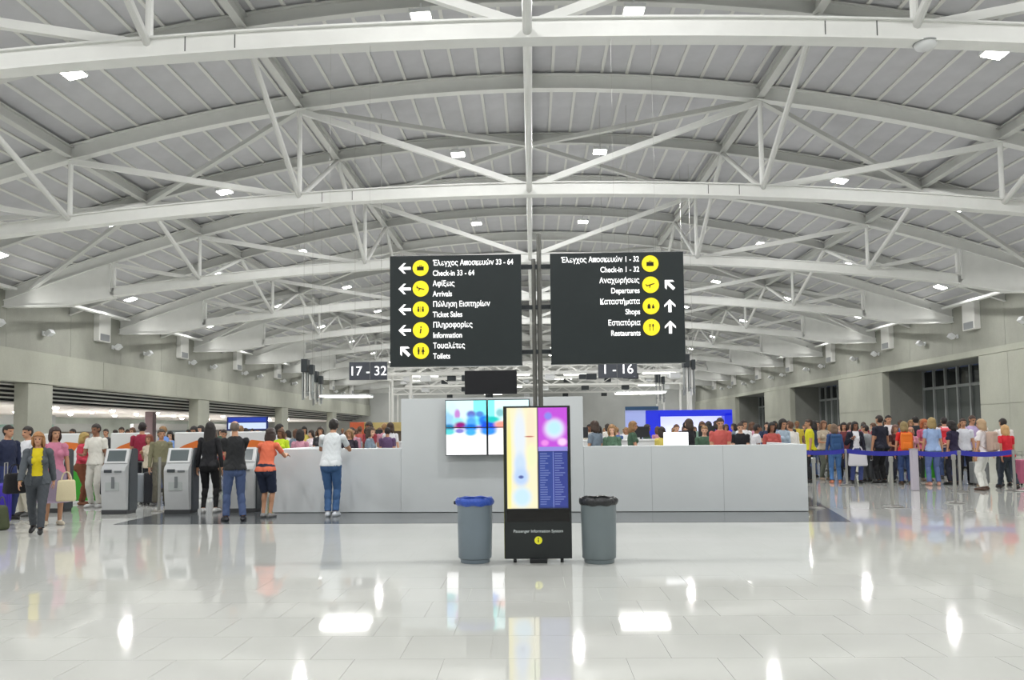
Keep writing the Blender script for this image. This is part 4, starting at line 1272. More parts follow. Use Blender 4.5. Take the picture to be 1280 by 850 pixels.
def shell(g, mask, off, name, flare=None):
    F = g['F'][mask]; used = np.unique(F); mp = -np.ones(len(g['co']), 'i'); mp[used] = np.arange(len(used))
    co = g['co'][used]; nr = g['nrm'][used]
    wr = .0035 * np.sin(co[:, 2] * 55 + 3 * np.sin(co[:, 0] * 30)) * np.sin(co[:, 1] * 40 + co[:, 0] * 25)
    o = off if not callable(off) else off(co)
    V = co + nr * (np.asarray(o) + wr)[:, None] if np.ndim(o) else co + nr * (o + wr)[:, None]
    # closed hem: inner copy of the surface
    Vi = co + nr * .001; n = len(V); F2 = mp[F]
    e = np.vstack([F2[:, [0, 1]], F2[:, [1, 2]], F2[:, [2, 3]], F2[:, [3, 0]]])
    key = np.minimum(e[:, 0], e[:, 1]).astype('int64') * n + np.maximum(e[:, 0], e[:, 1])
    u, inv_, c = np.unique(key, return_inverse=True, return_counts=True)
    b_ = e[c[inv_] == 1]; b_ = b_[b_[:, 0] != b_[:, 1]]
    rim = np.stack([b_[:, 1], b_[:, 0], b_[:, 0] + n, b_[:, 1] + n], 1)
    return np_mesh(name, np.vstack([V, Vi]), np.vstack([F2, rim]))


def garment(pose, sex, what):
    key = (pose, sex, what)
    if key in GAR: return GAR[key]
    if (pose, sex) not in FIG: FIG[(pose, sex)] = build_figure(pose, sex)
    g = FIG[(pose, sex)]; k = g['kind']; t = g['t']; th = g['th']; hd = g['head']; hl = g['hl']
    arm = (k == 'uarm') | (k == 'farm'); leg = (k == 'thigh') | (k == 'shank')
    tor = ((k == 'torso') | ((k == 'thigh') & (th > .86)) | (k == 'head')) & ~hd
    if what == 'body': me = np_mesh('body', g['V'], g['FF'], g['MI'], 3)
    elif what in ('tee', 'long', 'open'):
        up = (tor & (th > .90) & (th < 1.475)) | ((k == 'uarm') & ((t < .62) if what == 'tee' else True) & (th > 0)) | ((k == 'farm') & (t < .93) & (what != 'tee'))
        if what == 'tee': up = up & ~((k == 'farm'))
        me = shell(g, up & ~hd, (lambda co: .010 + .02 * np.clip((1.15 - co[:, 2]) / .25, 0, 1)) if what == 'tee' else .013, 'shirt')
    elif what == 'cardigan':
        cx = g['co'][g['F']].mean(1)
        up = ((tor & (th > .84) & (th < 1.47)) | (k == 'uarm') | ((k == 'farm') & (t < .93))) & ~hd
        up = up & ~((k == 'torso') & (np.abs(cx[:, 0]) < .075) & (cx[:, 1] > g['py'] + .02)) & ~((k == 'thigh') & (np.abs(cx[:, 0]) < .1) & (cx[:, 1] > g['py'] + .02))
        me = shell(g, up, .026, 'cardigan')
    elif what in ('trousers', 'leggings'):
        up = ((k == 'thigh') | ((k == 'shank') & (t < .97)) | (tor & (th < 1.0) & (k != 'head'))) & (th < 1.0) & ~arm
        me = shell(g, up, .009 if what == 'leggings' else (lambda co: .014 + .012 * np.clip((.5 - co[:, 2]) / .4, 0, 1)), 'trousers')
    elif what == 'shorts':
        up = (((k == 'thigh') & (t < .97)) | (tor & (th < 1.0))) & (th < 1.0) & ~arm
        me = shell(g, up, .024, 'shorts')
    elif what == 'skirt':
        m = MB(); n = 40; vs = []
        for j, (z, r) in enumerate(((1.0, .165), (.9, .205), (.75, .225), (.6, .245), (.45, .265), (.40, .27))):
            for q in range(n):
                a = 2 * math.pi * q / n; w_ = 1 + .05 * math.sin(a * 9) * (j / 5)
                vs.append((r * w_ * math.cos(a), g['py'] + r * .8 * w_ * math.sin(a), z))
        vs += [(x * .985, y * .985, z) for x, y, z in vs]
        N = 6 * n
        fs = [(j * n + q, j * n + (q + 1) % n, (j + 1) * n + (q + 1) % n, (j + 1) * n + q)[::-1] for j in range(5) for q in range(n)]
        fs += [tuple(v + N for v in f_)[::-1] for f_ in fs]
        fs += [(5 * n + q, 5 * n + (q + 1) % n, N + 5 * n + (q + 1) % n, N + 5 * n + q) for q in range(n)]
        me = np_mesh('skirt', np.array(vs), np.array(fs))
    elif what == 'shoes':
        up = (k == 'foot') | ((k == 'shank') & (t > 1.0)); me = shell(g, up & ~arm & (th < .2), .008, 'shoes')
    else:  # hair
        top = (hl[:, 2] > .045 + .2 * np.clip(hl[:, 1] - .03, 0, 1)) | ((hl[:, 1] < -.0) & (hl[:, 2] > -.05)) | ((hl[:, 1] < .035) & (hl[:, 2] > .02)) | ((hl[:, 1] < -.03) & (hl[:, 2] > -.085))
        if what == 'bald': top = ((hl[:, 1] < .0) & (hl[:, 2] > -.05) & (hl[:, 2] < .05)) | ((hl[:, 1] < -.05) & (hl[:, 2] < .07) & (hl[:, 2] > -.07))
        ear = (np.abs(hl[:, 0]) > .073) & (hl[:, 2] < .03) & (hl[:, 1] > -.03)
        if what not in ('mid', 'longhair'): top = top & ~ear
        off = {'short': .012, 'bald': .006, 'mid': .022, 'longhair': .02}[what]
        me = shell(g, hd & top, off, 'hair')
        if what in ('mid', 'longhair'):
            m = MB(); hc = Vector(g['hc']); HM = Matrix(g['HM'].tolist())
            # strands falling beside and behind the head
            zend = -.17 if what == 'mid' else -.33
            n = 22
            for q in range(n):
                a = math.pi * (-.12 + 1.24 * q / (n - 1)); x0 = .082 * math.cos(a); y0 = -.012 - .082 * math.sin(a)
                P0 = hc + HM @ Vector((x0 * .8, y0 * .8, .07)); P1 = hc + HM @ Vector((x0 * 1.06, y0 * 1.06, -.03))
                e_ = zend * (1 if math.sin(a) > .3 else .75) + random.uniform(-.02, .02)
                P2 = Vector((hc.x + x0 * 1.12, hc.y + y0 * 1.1 - .015, hc.z + e_ * .6)); P3 = Vector((hc.x + x0 * 1.0, hc.y + y0 * 1.15 - (.035 if what == 'longhair' else .01), hc.z + e_))
                m.tube([P0, P1, P2, P3], [.016, .024, .022, .008], 6)
            vco, vF, vn = remesh(m, .011, 2)
            base = me; n0 = len(base.vertices); b0 = np.empty(n0 * 3, 'f'); base.vertices.foreach_get('co', b0)
            lf = np.empty(len(base.loops), 'i'); base.loops.foreach_get('vertex_index', lf)
            if len(lf) == len(base.polygons) * 4:
                me = np_mesh('hair', np.vstack([b0.reshape(-1, 3), vco]), np.vstack([lf.reshape(-1, 4), vF + n0]))
    GAR[key] = me
    return me


def slot(o, i, m):
    o.material_slots[i].link = 'OBJECT'; o.material_slots[i].material = m


def cloth(c): return mat('cloth_' + c.strip('#'), c, .8, bump=.3, bscale=60)


def person(row, label=None, group=None, small=False):
    x, y, h, rz, pose, sex, top, tc, bot, bc, hair, hc, skin, shoe = row[:14]
    e = empty('person', (x, y, 0), rz, label, 'person', group)
    s = h / 1.755; e.scale = (s, s, s)

    def add(nm, what, mt):
        me = garment(pose, sex, what)
        o = bpy.data.objects.new(nm, me); COL.objects.link(o); o.parent = e
        for i in range(len(me.materials)): slot(o, i, mt if i == 0 else (mat('eye_dark', '#1d1512', .3) if i == 1 else mat('lip_tone', '#96584c', .5)))
        return o
    add('body', 'body', mat('skin_' + skin, SKIN[skin], .55))
    add('shirt', top, cloth(tc))
    if top == 'open': add('cardigan', 'cardigan', cloth(row[15] if len(row) > 15 else '#4b5157'))
    add({'shorts': 'shorts', 'skirt': 'skirt'}.get(bot, 'trousers'), bot, cloth(bc))
    add('hair', 'longhair' if hair == 'long' else hair, mat('hair_' + hc.strip('#'), hc, .6, bump=.5, bscale=120))
    add('shoes', 'shoes', mat('shoe_' + shoe.strip('#'), shoe, .5))
    return e


PEOPLE = [
    (-9.62, 14.46, 1.73, -110, 'relaxed', 'm', 'long', '#1b2440', 'trousers', '#23305e', 'short', '#1d1712', 'tan', '#222', 'man in a dark navy jacket at the left picture edge behind the purple suitcase'),
    (-7.74, 12.39, 1.58, -155, 'walk', 'f', 'open', '#d3bf12', 'trousers', '#3d4248', 'mid', '#a9794c', 'tan', '#1a1a1c', 'woman in a yellow top and grey cardigan walking with a black shoulder bag'),
    (-8.22, 13.61, 1.67, -140, 'strap', 'f', 'tee', '#c47a94', 'skirt', '#8d7f92', 'mid', '#3a2a26', 'tan', '#c9bfae', 'woman in a pink top and grey-mauve skirt behind the woman in yellow'),
    (-9.66, 15.15, 1.71, 150, 'relaxed', 'm', 'tee', '#d9dbe0', 'trousers', '#c9c4b4', 'short', '#241d1a', 'tan', '#444', 'man in a white shirt at far left between the navy jacket and the yellow top'),
    (-9.98, 17.53, 1.59, -80, 'hold', 'f', 'long', '#c0394f', 'trousers', '#6b3a22', 'mid', '#a58d50', 'tan', '#6b3c20', 'fair-haired woman in a crimson top standing before the green panel'),
    (-9.31, 16.91, 1.77, 175, 'bent', 'm', 'tee', '#d8d6cd', 'trousers', '#c8c6be', 'short', '#28201c', 'dark', '#bbb', 'man in a white shirt and pale trousers beside the leftmost front-facing kiosk'),
    (-9.1, 18.47, 1.82, 10, 'relaxed', 'm', 'tee', '#8e1f3c', 'trousers', '#1d1d26', 'short', '#201818', 'tan', '#222', 'dark-haired man in a crimson shirt seen from behind between the two grey kiosks'),
    (-8.69, 18.0, 1.53, 160, 'strap', 'f', 'tee', '#cfc5b0', 'trousers', '#20242c', 'mid', '#7a3f2a', 'tan', '#333', 'woman in a cream sleeveless top beside a grey suitcase between the kiosks'),
    (-8.03, 17.16, 1.65, -150, 'relaxed', 'm', 'long', '#7d7a5f', 'trousers', '#5b584c', 'short', '#4a4034', 'tan', '#333', 'man in a khaki jacket close to the pale post left of the middle kiosk'),
    (-8.63, 20.31, 1.73, 170, 'hold', 'f', 'tee', '#dcdcd8', 'trousers', '#2b2b31', 'mid', '#1a1415', 'tan', '#222', 'black-haired woman in a white top just behind the third kiosk'),
    (-6.29, 15.48, 1.75, 5, 'relaxed', 'f', 'long', '#15161b', 'leggings', '#101114', 'long', '#17120f', 'tan', '#c5c6c4', 'woman with long black hair in a black jacket and black leggings seen from behind'),
    (-5.19, 13.88, 1.75, 28, 'clasp', 'm', 'tee', '#17191c', 'trousers', '#45567c', 'bald', '#6b6058', 'tan', '#20222a', 'balding man in a black T-shirt and blue jeans standing with crossed wrists'),
    (-4.82, 14.5, 1.65, -8, 'lean', 'f', 'tee', '#dd6f50', 'shorts', '#1f2940', 'mid', '#32241f', 'tan', '#777', 'woman in an orange T-shirt and navy shorts leaning on the end of the desk'),
    (-3.67, 14.61, 1.81, 0, 'lean', 'm', 'tee', '#d4d9dc', 'trousers', '#3f6391', 'short', '#1c1613', 'tan', '#c9ced4', 'man in a white T-shirt and blue jeans leaning on the white desk'),
    (7.79, 22.72, 1.77, 80, 'relaxed', 'm', 'tee', '#cfca1c', 'trousers', '#15161a', 'short', '#3a2a22', 'tan', '#222', 'man in a bright yellow T-shirt at the right end of the white desk'),
    (8.91, 25.32, 1.75, 170, 'relaxed', 'm', 'tee', '#4a3a38', 'trousers', '#33333b', 'short', '#17130f', 'tan', '#222', 'dark-haired man in a brown shirt just right of the man in yellow'),
    (8.53, 23.73, 1.73, -160, 'bent', 'f', 'tee', '#b9ac98', 'trousers', '#5d6256', 'mid', '#6e4c38', 'tan', '#876', 'brown-haired woman in a beige top near the start of the queue'),
    (8.32, 22.3, 1.62, -10, 'relaxed', 'f', 'long', '#36548a', 'trousers', '#4a74a8', 'mid', '#76604e', 'tan', '#c77a5c', 'woman in a blue denim jacket and light blue jeans seen from behind in the queue'),
    (9.1, 23.64, 1.67, 160, 'relaxed', 'f', 'tee', '#6d2f33', 'trousers', '#22242e', 'mid', '#191413', 'tan', '#222', 'woman in a maroon top just left of the large white carrier bag'),
    (8.85, 22.22, 1.68, 175, 'strap', 'f', 'open', '#dfe0e4', 'trousers', '#43508a', 'mid', '#1b1516', 'dark', '#222', 'woman in a white top under a dark jacket carrying the large white bag'),
    (9.41, 22.84, 1.59, 30, 'relaxed', 'm', 'tee', '#9a9fa2', 'trousers', '#5a5d60', 'short', '#2a2220', 'tan', '#222', 'man in a light grey shirt standing right of the white bag'),
    (9.5, 22.13, 1.85, 20, 'relaxed', 'm', 'tee', '#15182a', 'trousers', '#0f1013', 'short', '#2b211d', 'tan', '#111', 'tall man in a black T-shirt and black trousers left of the front belt post'),
    (10.63, 24.19, 1.88, 170, 'relaxed', 'm', 'tee', '#d9d4d6', 'trousers', '#31343c', 'short', '#171210', 'tan', '#222', 'dark-haired man in a white shirt close behind the tall man in black'),
    (10.01, 22.4, 1.58, -170, 'bent', 'f', 'tee', '#4a2622', 'trousers', '#262a3a', 'mid', '#6a4a40', 'tan', '#222', 'woman in a dark brown top between the white shirt and the orange backpack'),
    (9.82, 21.42, 1.66, -12, 'relaxed', 'f', 'tee', '#cf2a26', 'trousers', '#2e4470', 'mid', '#8b7a50', 'tan', '#432', 'woman in a red top and dark jeans wearing the orange backpack'),
    (10.57, 22.67, 1.51, 160, 'relaxed', 'f', 'tee', '#c98b9a', 'trousers', '#5a4a7a', 'mid', '#c08870', 'tan', '#555', 'woman in a dusty pink top right of the orange backpack'),
    (11.76, 24.84, 1.85, 10, 'bent', 'm', 'tee', '#1c1f26', 'trousers', '#23262e', 'short', '#1c1814', 'tan', '#222', 'tall man in a charcoal top behind the pale thick post'),
    (11.06, 22.95, 1.73, 190, 'hold', 'f', 'tee', '#c0607c', 'trousers', '#2f3a35', 'mid', '#a3582c', 'tan', '#654', 'ginger-haired woman in a rose top left of the bright green bag'),
    (10.36, 21.04, 1.75, -8, 'relaxed', 'f', 'tee', '#8fa6cc', 'trousers', '#5a6c9c', 'mid', '#9a8455', 'tan', '#c08e7c', 'fair-haired woman in a pale blue top standing by the green bag'),
    (11.96, 23.57, 1.8, -15, 'relaxed', 'm', 'tee', '#d8cfd2', 'trousers', '#3b4d78', 'short', '#1d1616', 'tan', '#333', 'man in a white shirt wearing the red backpack'),
    (11.0, 21.26, 1.67, 25, 'bent', 'f', 'tee', '#231d3a', 'trousers', '#1e2030', 'mid', '#1a1413', 'tan', '#222', 'black-haired woman in a dark navy top left of the right-hand front belt post'),
    (11.41, 21.52, 1.73, 160, 'relaxed', 'm', 'tee', '#d3d6de', 'trousers', '#14151c', 'short', '#3f2c24', 'tan', '#222', 'man in a white shirt and black trousers right of the right-hand front belt post'),
    (12.11, 22.43, 1.82, -170, 'hold', 'm', 'tee', '#b6a5cc', 'trousers', '#a8894a', 'short', '#432f25', 'tan', '#543', 'man in a lilac shirt and tan trousers in the queue'),
    (10.68, 19.3, 1.68, 35, 'relaxed', 'f', 'tee', '#e0dadb', 'trousers', '#dcdcd6', 'mid', '#b09472', 'tan', '#4a3326', 'woman all in white wearing the beige backpack at the end of the belts'),
    (11.89, 20.53, 1.71, 0, 'relaxed', 'm', 'tee', '#d9d3d0', 'trousers', '#2a3338', 'short', '#231a17', 'tan', '#222', 'man in a white shirt mostly hidden behind the person in red'),
    (11.34, 19.48, 1.54, -5, 'walk', 'f', 'tee', '#c71f2e', 'trousers', '#2b3440', 'mid', '#c29a68', 'tan', '#2a2220', 'fair-haired person in a bright red top at the far right apart from the queue'),
]
CROWDS = {
  'behind_kiosks': [
    (-13.81, 23.79, 1.74, 150, 'relaxed', 'm', 'long', '#17181d', 'trousers', '#1b1c22', 'short', '#1b1512', 'dark', '#222'),
    (-12.68, 22.49, 1.63, 0, 'relaxed', 'm', 'long', '#3e5a46', 'trousers', '#5a564c', 'short', '#5a3c28', 'tan', '#222'),
    (-14.15, 26.29, 1.75, 170, 'relaxed', 'm', 'long', '#3a3a3e', 'trousers', '#1b1c22', 'short', '#2b1f19', 'tan', '#222'),
    (-13.01, 25.08, 1.79, -160, 'bent', 'm', 'tee', '#7590cc', 'trousers', '#1b1c22', 'short', '#2b1f19', 'tan', '#222'),
    (-13.48, 26.72, 1.78, 180, 'bent', 'f', 'tee', '#4c6a9c', 'trousers', '#1b1c22', 'mid', '#5a3c28', 'tan', '#222'),
    (-9.91, 21.32, 1.76, 90, 'relaxed', 'm', 'tee', '#6b8fd0', 'trousers', '#4a5a7c', 'short', '#8d6b45', 'dark', '#222'),
    (-10.26, 22.52, 1.62, 180, 'hold', 'f', 'tee', '#7fa0d8', 'trousers', '#23305a', 'mid', '#151212', 'pale', '#222'),
    (-10.33, 23.42, 1.58, -160, 'hold', 'm', 'tee', '#8e2f3a', 'trousers', '#1b1c22', 'short', '#8d6b45', 'dark', '#222'),
    (-9.53, 22.86, 1.78, 150, 'relaxed', 'f', 'long', '#6f7d8a', 'trousers', '#4a5a7c', 'mid', '#1b1512', 'pale', '#222'),
    (-10.63, 26.54, 1.6, 40, 'hold', 'f', 'tee', '#c9c2b4', 'trousers', '#4a5a7c', 'mid', '#5a3c28', 'tan', '#222'),
    (-8.19, 21.16, 1.65, 170, 'hold', 'm', 'tee', '#b0504a', 'trousers', '#5a564c', 'short', '#2b1f19', 'tan', '#222'),
    (-8.68, 23.61, 1.78, 0, 'hold', 'm', 'long', '#6f7d8a', 'trousers', '#4a5a7c', 'short', '#8d6b45', 'pale', '#222'),
    (-9.65, 26.82, 1.72, 90, 'relaxed', 'f', 'tee', '#c9c2b4', 'trousers', '#5a564c', 'mid', '#1b1512', 'tan', '#222'),
    (-7.67, 22.19, 1.61, 20, 'relaxed', 'f', 'tee', '#4c6a9c', 'trousers', '#5a564c', 'mid', '#8d6b45', 'dark', '#222'),
  ],
  'left_desk': [
    (-7.89, 24.27, 1.64, -160, 'relaxed', 'f', 'tee', '#c8e02a', 'trousers', '#5a564c', 'mid', '#5a3c28', 'tan', '#222'),
    (-6.3, 19.98, 1.64, 170, 'bent', 'f', 'long', '#c5dd2c', 'trousers', '#4a5a7c', 'mid', '#5a3c28', 'dark', '#222'),
    (-8.6, 28.19, 1.64, 90, 'hold', 'f', 'tee', '#d8d8dc', 'trousers', '#5a564c', 'mid', '#151212', 'dark', '#222'),
    (-6.68, 22.58, 1.64, 40, 'hold', 'f', 'long', '#6f7d8a', 'trousers', '#4a5a7c', 'mid', '#5a3c28', 'dark', '#222'),
    (-7.77, 27.12, 1.76, -160, 'hold', 'f', 'tee', '#c9b95c', 'trousers', '#4a5a7c', 'mid', '#151212', 'tan', '#222'),
    (-6.87, 24.82, 1.62, 150, 'bent', 'f', 'long', '#e8d9e0', 'trousers', '#5a564c', 'mid', '#2b1f19', 'pale', '#222'),
    (-5.93, 22.33, 1.7, 180, 'relaxed', 'f', 'tee', '#3a3a3e', 'trousers', '#1b1c22', 'mid', '#2b1f19', 'tan', '#222'),
    (-6.05, 25.94, 1.59, 0, 'relaxed', 'f', 'tee', '#c9c2b4', 'trousers', '#23305a', 'mid', '#5a3c28', 'tan', '#222'),
    (-4.45, 19.44, 1.61, 180, 'bent', 'f', 'long', '#2a2430', 'trousers', '#1b1c22', 'mid', '#8d6b45', 'tan', '#222'),
    (-5.28, 23.57, 1.66, 0, 'relaxed', 'm', 'long', '#6f7d8a', 'trousers', '#23305a', 'short', '#5a3c28', 'pale', '#222'),
    (-6.36, 29.47, 1.77, 40, 'bent', 'm', 'tee', '#b0504a', 'trousers', '#23305a', 'short', '#5a3c28', 'dark', '#222'),
    (-4.62, 22.23, 1.66, -90, 'bent', 'm', 'long', '#6f7d8a', 'trousers', '#5a564c', 'short', '#2b1f19', 'tan', '#222'),
    (-4.2, 20.7, 1.8, 150, 'hold', 'f', 'tee', '#8e2f3a', 'trousers', '#23305a', 'mid', '#2b1f19', 'dark', '#222'),
    (-5.11, 25.56, 1.7, -160, 'hold', 'm', 'tee', '#6f7d8a', 'trousers', '#23305a', 'short', '#8d6b45', 'tan', '#222'),
    (-5.58, 29.08, 1.7, -90, 'bent', 'f', 'tee', '#d9d5cf', 'trousers', '#5a564c', 'mid', '#5a3c28', 'pale', '#222'),
    (-4.28, 23.18, 1.79, 20, 'hold', 'm', 'tee', '#b98494', 'trousers', '#4a5a7c', 'short', '#8d6b45', 'tan', '#222'),
    (-4.0, 22.51, 1.8, 20, 'relaxed', 'f', 'tee', '#d8d8dc', 'trousers', '#23305a', 'mid', '#3c2c22', 'pale', '#222'),
  ],
  'desk_near_right': [
    (1.48, 18.84, 1.74, 40, 'relaxed', 'f', 'tee', '#6f7d8a', 'trousers', '#4a5a7c', 'mid', '#3c2c22', 'tan', '#222'),
    (1.78, 17.93, 1.64, 170, 'hold', 'f', 'long', '#3e5a46', 'trousers', '#23305a', 'mid', '#8d6b45', 'pale', '#222'),
    (2.48, 20.0, 1.73, -90, 'bent', 'f', 'tee', '#3e5a46', 'trousers', '#4a5a7c', 'mid', '#8d6b45', 'tan', '#222'),
    (3.06, 18.92, 1.58, 20, 'hold', 'f', 'tee', '#c9b95c', 'trousers', '#1b1c22', 'mid', '#2b1f19', 'pale', '#222'),
    (3.98, 20.37, 1.78, 40, 'relaxed', 'f', 'tee', '#17181d', 'trousers', '#23305a', 'mid', '#3c2c22', 'tan', '#222'),
    (4.01, 18.79, 1.6, 180, 'bent', 'm', 'long', '#3e5a46', 'trousers', '#23305a', 'short', '#8d6b45', 'pale', '#222'),
    (4.19, 17.98, 1.77, 170, 'hold', 'm', 'tee', '#b0504a', 'trousers', '#5a564c', 'short', '#2b1f19', 'tan', '#222'),
    (5.17, 20.06, 1.67, 170, 'hold', 'm', 'tee', '#17181d', 'trousers', '#23305a', 'short', '#3c2c22', 'pale', '#222'),
    (5.68, 20.56, 1.64, -90, 'hold', 'm', 'tee', '#d8d8dc', 'trousers', '#5a564c', 'short', '#1b1512', 'dark', '#222'),
    (5.81, 19.61, 1.66, 180, 'relaxed', 'f', 'long', '#b0504a', 'trousers', '#1b1c22', 'mid', '#151212', 'dark', '#222'),
    (6.77, 21.17, 1.7, 20, 'relaxed', 'm', 'long', '#d9d5cf', 'trousers', '#4a5a7c', 'short', '#5a3c28', 'tan', '#222'),
  ],
  'desk_near_left': [
    (-6.63, 20.79, 1.77, -90, 'relaxed', 'f', 'tee', '#d8d8dc', 'trousers', '#4a5a7c', 'mid', '#1b1512', 'tan', '#222'),
    (-5.29, 18.14, 1.61, 0, 'bent', 'f', 'tee', '#b98494', 'trousers', '#4a5a7c', 'mid', '#1b1512', 'tan', '#222'),
    (-4.81, 21.3, 1.67, 170, 'relaxed', 'm', 'long', '#b98494', 'trousers', '#1b1c22', 'short', '#2b1f19', 'pale', '#222'),
    (-3.81, 18.67, 1.65, -90, 'bent', 'f', 'tee', '#6f7d8a', 'trousers', '#4a5a7c', 'mid', '#3c2c22', 'pale', '#222'),
    (-3.88, 21.36, 1.66, 0, 'hold', 'm', 'tee', '#5a4468', 'trousers', '#23305a', 'short', '#1b1512', 'tan', '#222'),
  ],
  'left_far': [
    (-17.38, 31.5, 1.62, 150, 'bent', 'm', 'long', '#6f7d8a', 'trousers', '#23305a', 'short', '#8d6b45', 'pale', '#222'),
    (-18.68, 35.51, 1.79, 90, 'bent', 'f', 'tee', '#8e2f3a', 'trousers', '#1b1c22', 'mid', '#2b1f19', 'tan', '#222'),
    (-16.38, 32.07, 1.77, -160, 'hold', 'f', 'tee', '#8e2f3a', 'trousers', '#4a5a7c', 'mid', '#2b1f19', 'dark', '#222'),
    (-18.46, 41.08, 1.59, 90, 'bent', 'm', 'tee', '#17181d', 'trousers', '#23305a', 'short', '#3c2c22', 'pale', '#222'),
    (-16.49, 38.08, 1.79, 90, 'bent', 'm', 'tee', '#d9d5cf', 'trousers', '#1b1c22', 'short', '#1b1512', 'tan', '#222'),
    (-17.22, 41.72, 1.71, -90, 'hold', 'm', 'tee', '#b0504a', 'trousers', '#1b1c22', 'short', '#8d6b45', 'dark', '#222'),
    (-13.83, 35.25, 1.74, -160, 'relaxed', 'f', 'tee', '#3e5a46', 'trousers', '#23305a', 'mid', '#3c2c22', 'pale', '#222'),
    (-15.58, 41.9, 1.64, 180, 'bent', 'f', 'long', '#dfe0e2', 'trousers', '#1b1c22', 'mid', '#1b1512', 'tan', '#222'),
    (-13.79, 39.23, 1.8, 170, 'hold', 'f', 'tee', '#d9d5cf', 'trousers', '#5a564c', 'mid', '#1b1512', 'pale', '#222'),
    (-10.54, 31.81, 1.63, 150, 'bent', 'm', 'tee', '#17181d', 'trousers', '#4a5a7c', 'short', '#8d6b45', 'pale', '#222'),
    (-9.88, 31.77, 1.59, -160, 'hold', 'm', 'long', '#5a4468', 'trousers', '#1b1c22', 'short', '#151212', 'tan', '#222'),
    (-9.38, 32.27, 1.65, 170, 'hold', 'm', 'tee', '#22304f', 'trousers', '#1b1c22', 'short', '#151212', 'tan', '#222'),
    (-10.18, 37.62, 1.66, -90, 'hold', 'f', 'long', '#c9c2b4', 'trousers', '#23305a', 'mid', '#5a3c28', 'pale', '#222'),
    (-10.57, 44.37, 1.8, -160, 'bent', 'm', 'tee', '#22304f', 'trousers', '#4a5a7c', 'short', '#8d6b45', 'dark', '#222'),
    (-7.26, 32.99, 1.7, 0, 'hold', 'f', 'tee', '#dfe0e2', 'trousers', '#1b1c22', 'mid', '#5a3c28', 'tan', '#222'),
    (-7.52, 38.39, 1.63, 20, 'bent', 'm', 'tee', '#22304f', 'trousers', '#5a564c', 'short', '#5a3c28', 'pale', '#222'),
    (-7.6, 42.28, 1.7, -160, 'hold', 'f', 'tee', '#3a3a3e', 'trousers', '#1b1c22', 'mid', '#3c2c22', 'tan', '#222'),
  ],
  'right_desk': [
    (1.93, 27.01, 1.73, 170, 'bent', 'f', 'long', '#c9c2b4', 'trousers', '#4a5a7c', 'mid', '#1b1512', 'dark', '#222'),
    (1.72, 20.86, 1.64, 20, 'relaxed', 'f', 'tee', '#d8d8dc', 'trousers', '#23305a', 'mid', '#1b1512', 'tan', '#222'),
    (2.8, 29.66, 1.76, 20, 'hold', 'f', 'tee', '#d9d5cf', 'trousers', '#5a564c', 'mid', '#2b1f19', 'dark', '#222'),
    (2.72, 25.81, 1.62, 20, 'hold', 'm', 'long', '#4c6a9c', 'trousers', '#1b1c22', 'short', '#8d6b45', 'pale', '#222'),
    (3.25, 27.74, 1.61, 150, 'relaxed', 'f', 'tee', '#dfe0e2', 'trousers', '#1b1c22', 'mid', '#8d6b45', 'tan', '#222'),
    (3.78, 29.3, 1.7, 180, 'relaxed', 'f', 'tee', '#dfe0e2', 'trousers', '#23305a', 'mid', '#2b1f19', 'tan', '#222'),
    (3.6, 25.35, 1.69, -90, 'bent', 'f', 'tee', '#3e5a46', 'trousers', '#4a5a7c', 'mid', '#2b1f19', 'dark', '#222'),
    (4.25, 27.26, 1.63, 0, 'hold', 'f', 'tee', '#b98494', 'trousers', '#5a564c', 'mid', '#5a3c28', 'tan', '#222'),
    (3.86, 21.62, 1.66, -160, 'bent', 'm', 'tee', '#b0504a', 'trousers', '#1b1c22', 'short', '#5a3c28', 'pale', '#222'),
    (5.05, 26.51, 1.77, 0, 'bent', 'm', 'long', '#2a1a1e', 'trousers', '#23305a', 'short', '#151212', 'tan', '#222'),
    (5.57, 27.95, 1.58, 20, 'hold', 'm', 'tee', '#b98494', 'trousers', '#5a564c', 'short', '#8d6b45', 'tan', '#222'),
    (5.24, 24.9, 1.76, 180, 'hold', 'f', 'long', '#8aa596', 'trousers', '#4a5a7c', 'mid', '#5a3c28', 'tan', '#222'),
    (5.64, 25.72, 1.77, 20, 'relaxed', 'f', 'tee', '#d9d5cf', 'trousers', '#23305a', 'mid', '#1b1512', 'tan', '#222'),
    (6.04, 26.37, 1.79, 40, 'relaxed', 'f', 'tee', '#4a3aa8', 'trousers', '#23305a', 'mid', '#2b1f19', 'dark', '#222'),
    (7.13, 29.72, 1.7, 180, 'hold', 'f', 'tee', '#5a4468', 'trousers', '#1b1c22', 'mid', '#3c2c22', 'tan', '#222'),
    (7.27, 29.01, 1.71, 90, 'relaxed', 'f', 'long', '#6f7d8a', 'trousers', '#1b1c22', 'mid', '#1b1512', 'tan', '#222'),
    (5.82, 22.23, 1.76, -160, 'relaxed', 'm', 'long', '#dfe0e2', 'trousers', '#1b1c22', 'short', '#2b1f19', 'tan', '#222'),
    (6.86, 25.27, 1.72, -90, 'relaxed', 'f', 'tee', '#b98494', 'trousers', '#1b1c22', 'mid', '#5a3c28', 'pale', '#222'),
    (8.33, 29.63, 1.62, -160, 'relaxed', 'm', 'tee', '#4c6a9c', 'trousers', '#5a564c', 'short', '#2b1f19', 'dark', '#222'),
    (7.58, 26.11, 1.73, 180, 'bent', 'm', 'tee', '#22304f', 'trousers', '#4a5a7c', 'short', '#2b1f19', 'pale', '#222'),
    (8.0, 26.66, 1.76, 170, 'relaxed', 'f', 'tee', '#4c6a9c', 'trousers', '#23305a', 'mid', '#1b1512', 'dark', '#222'),
    (6.22, 20.15, 1.75, -160, 'hold', 'f', 'long', '#9fb0c0', 'trousers', '#4a5a7c', 'mid', '#1b1512', 'tan', '#222'),
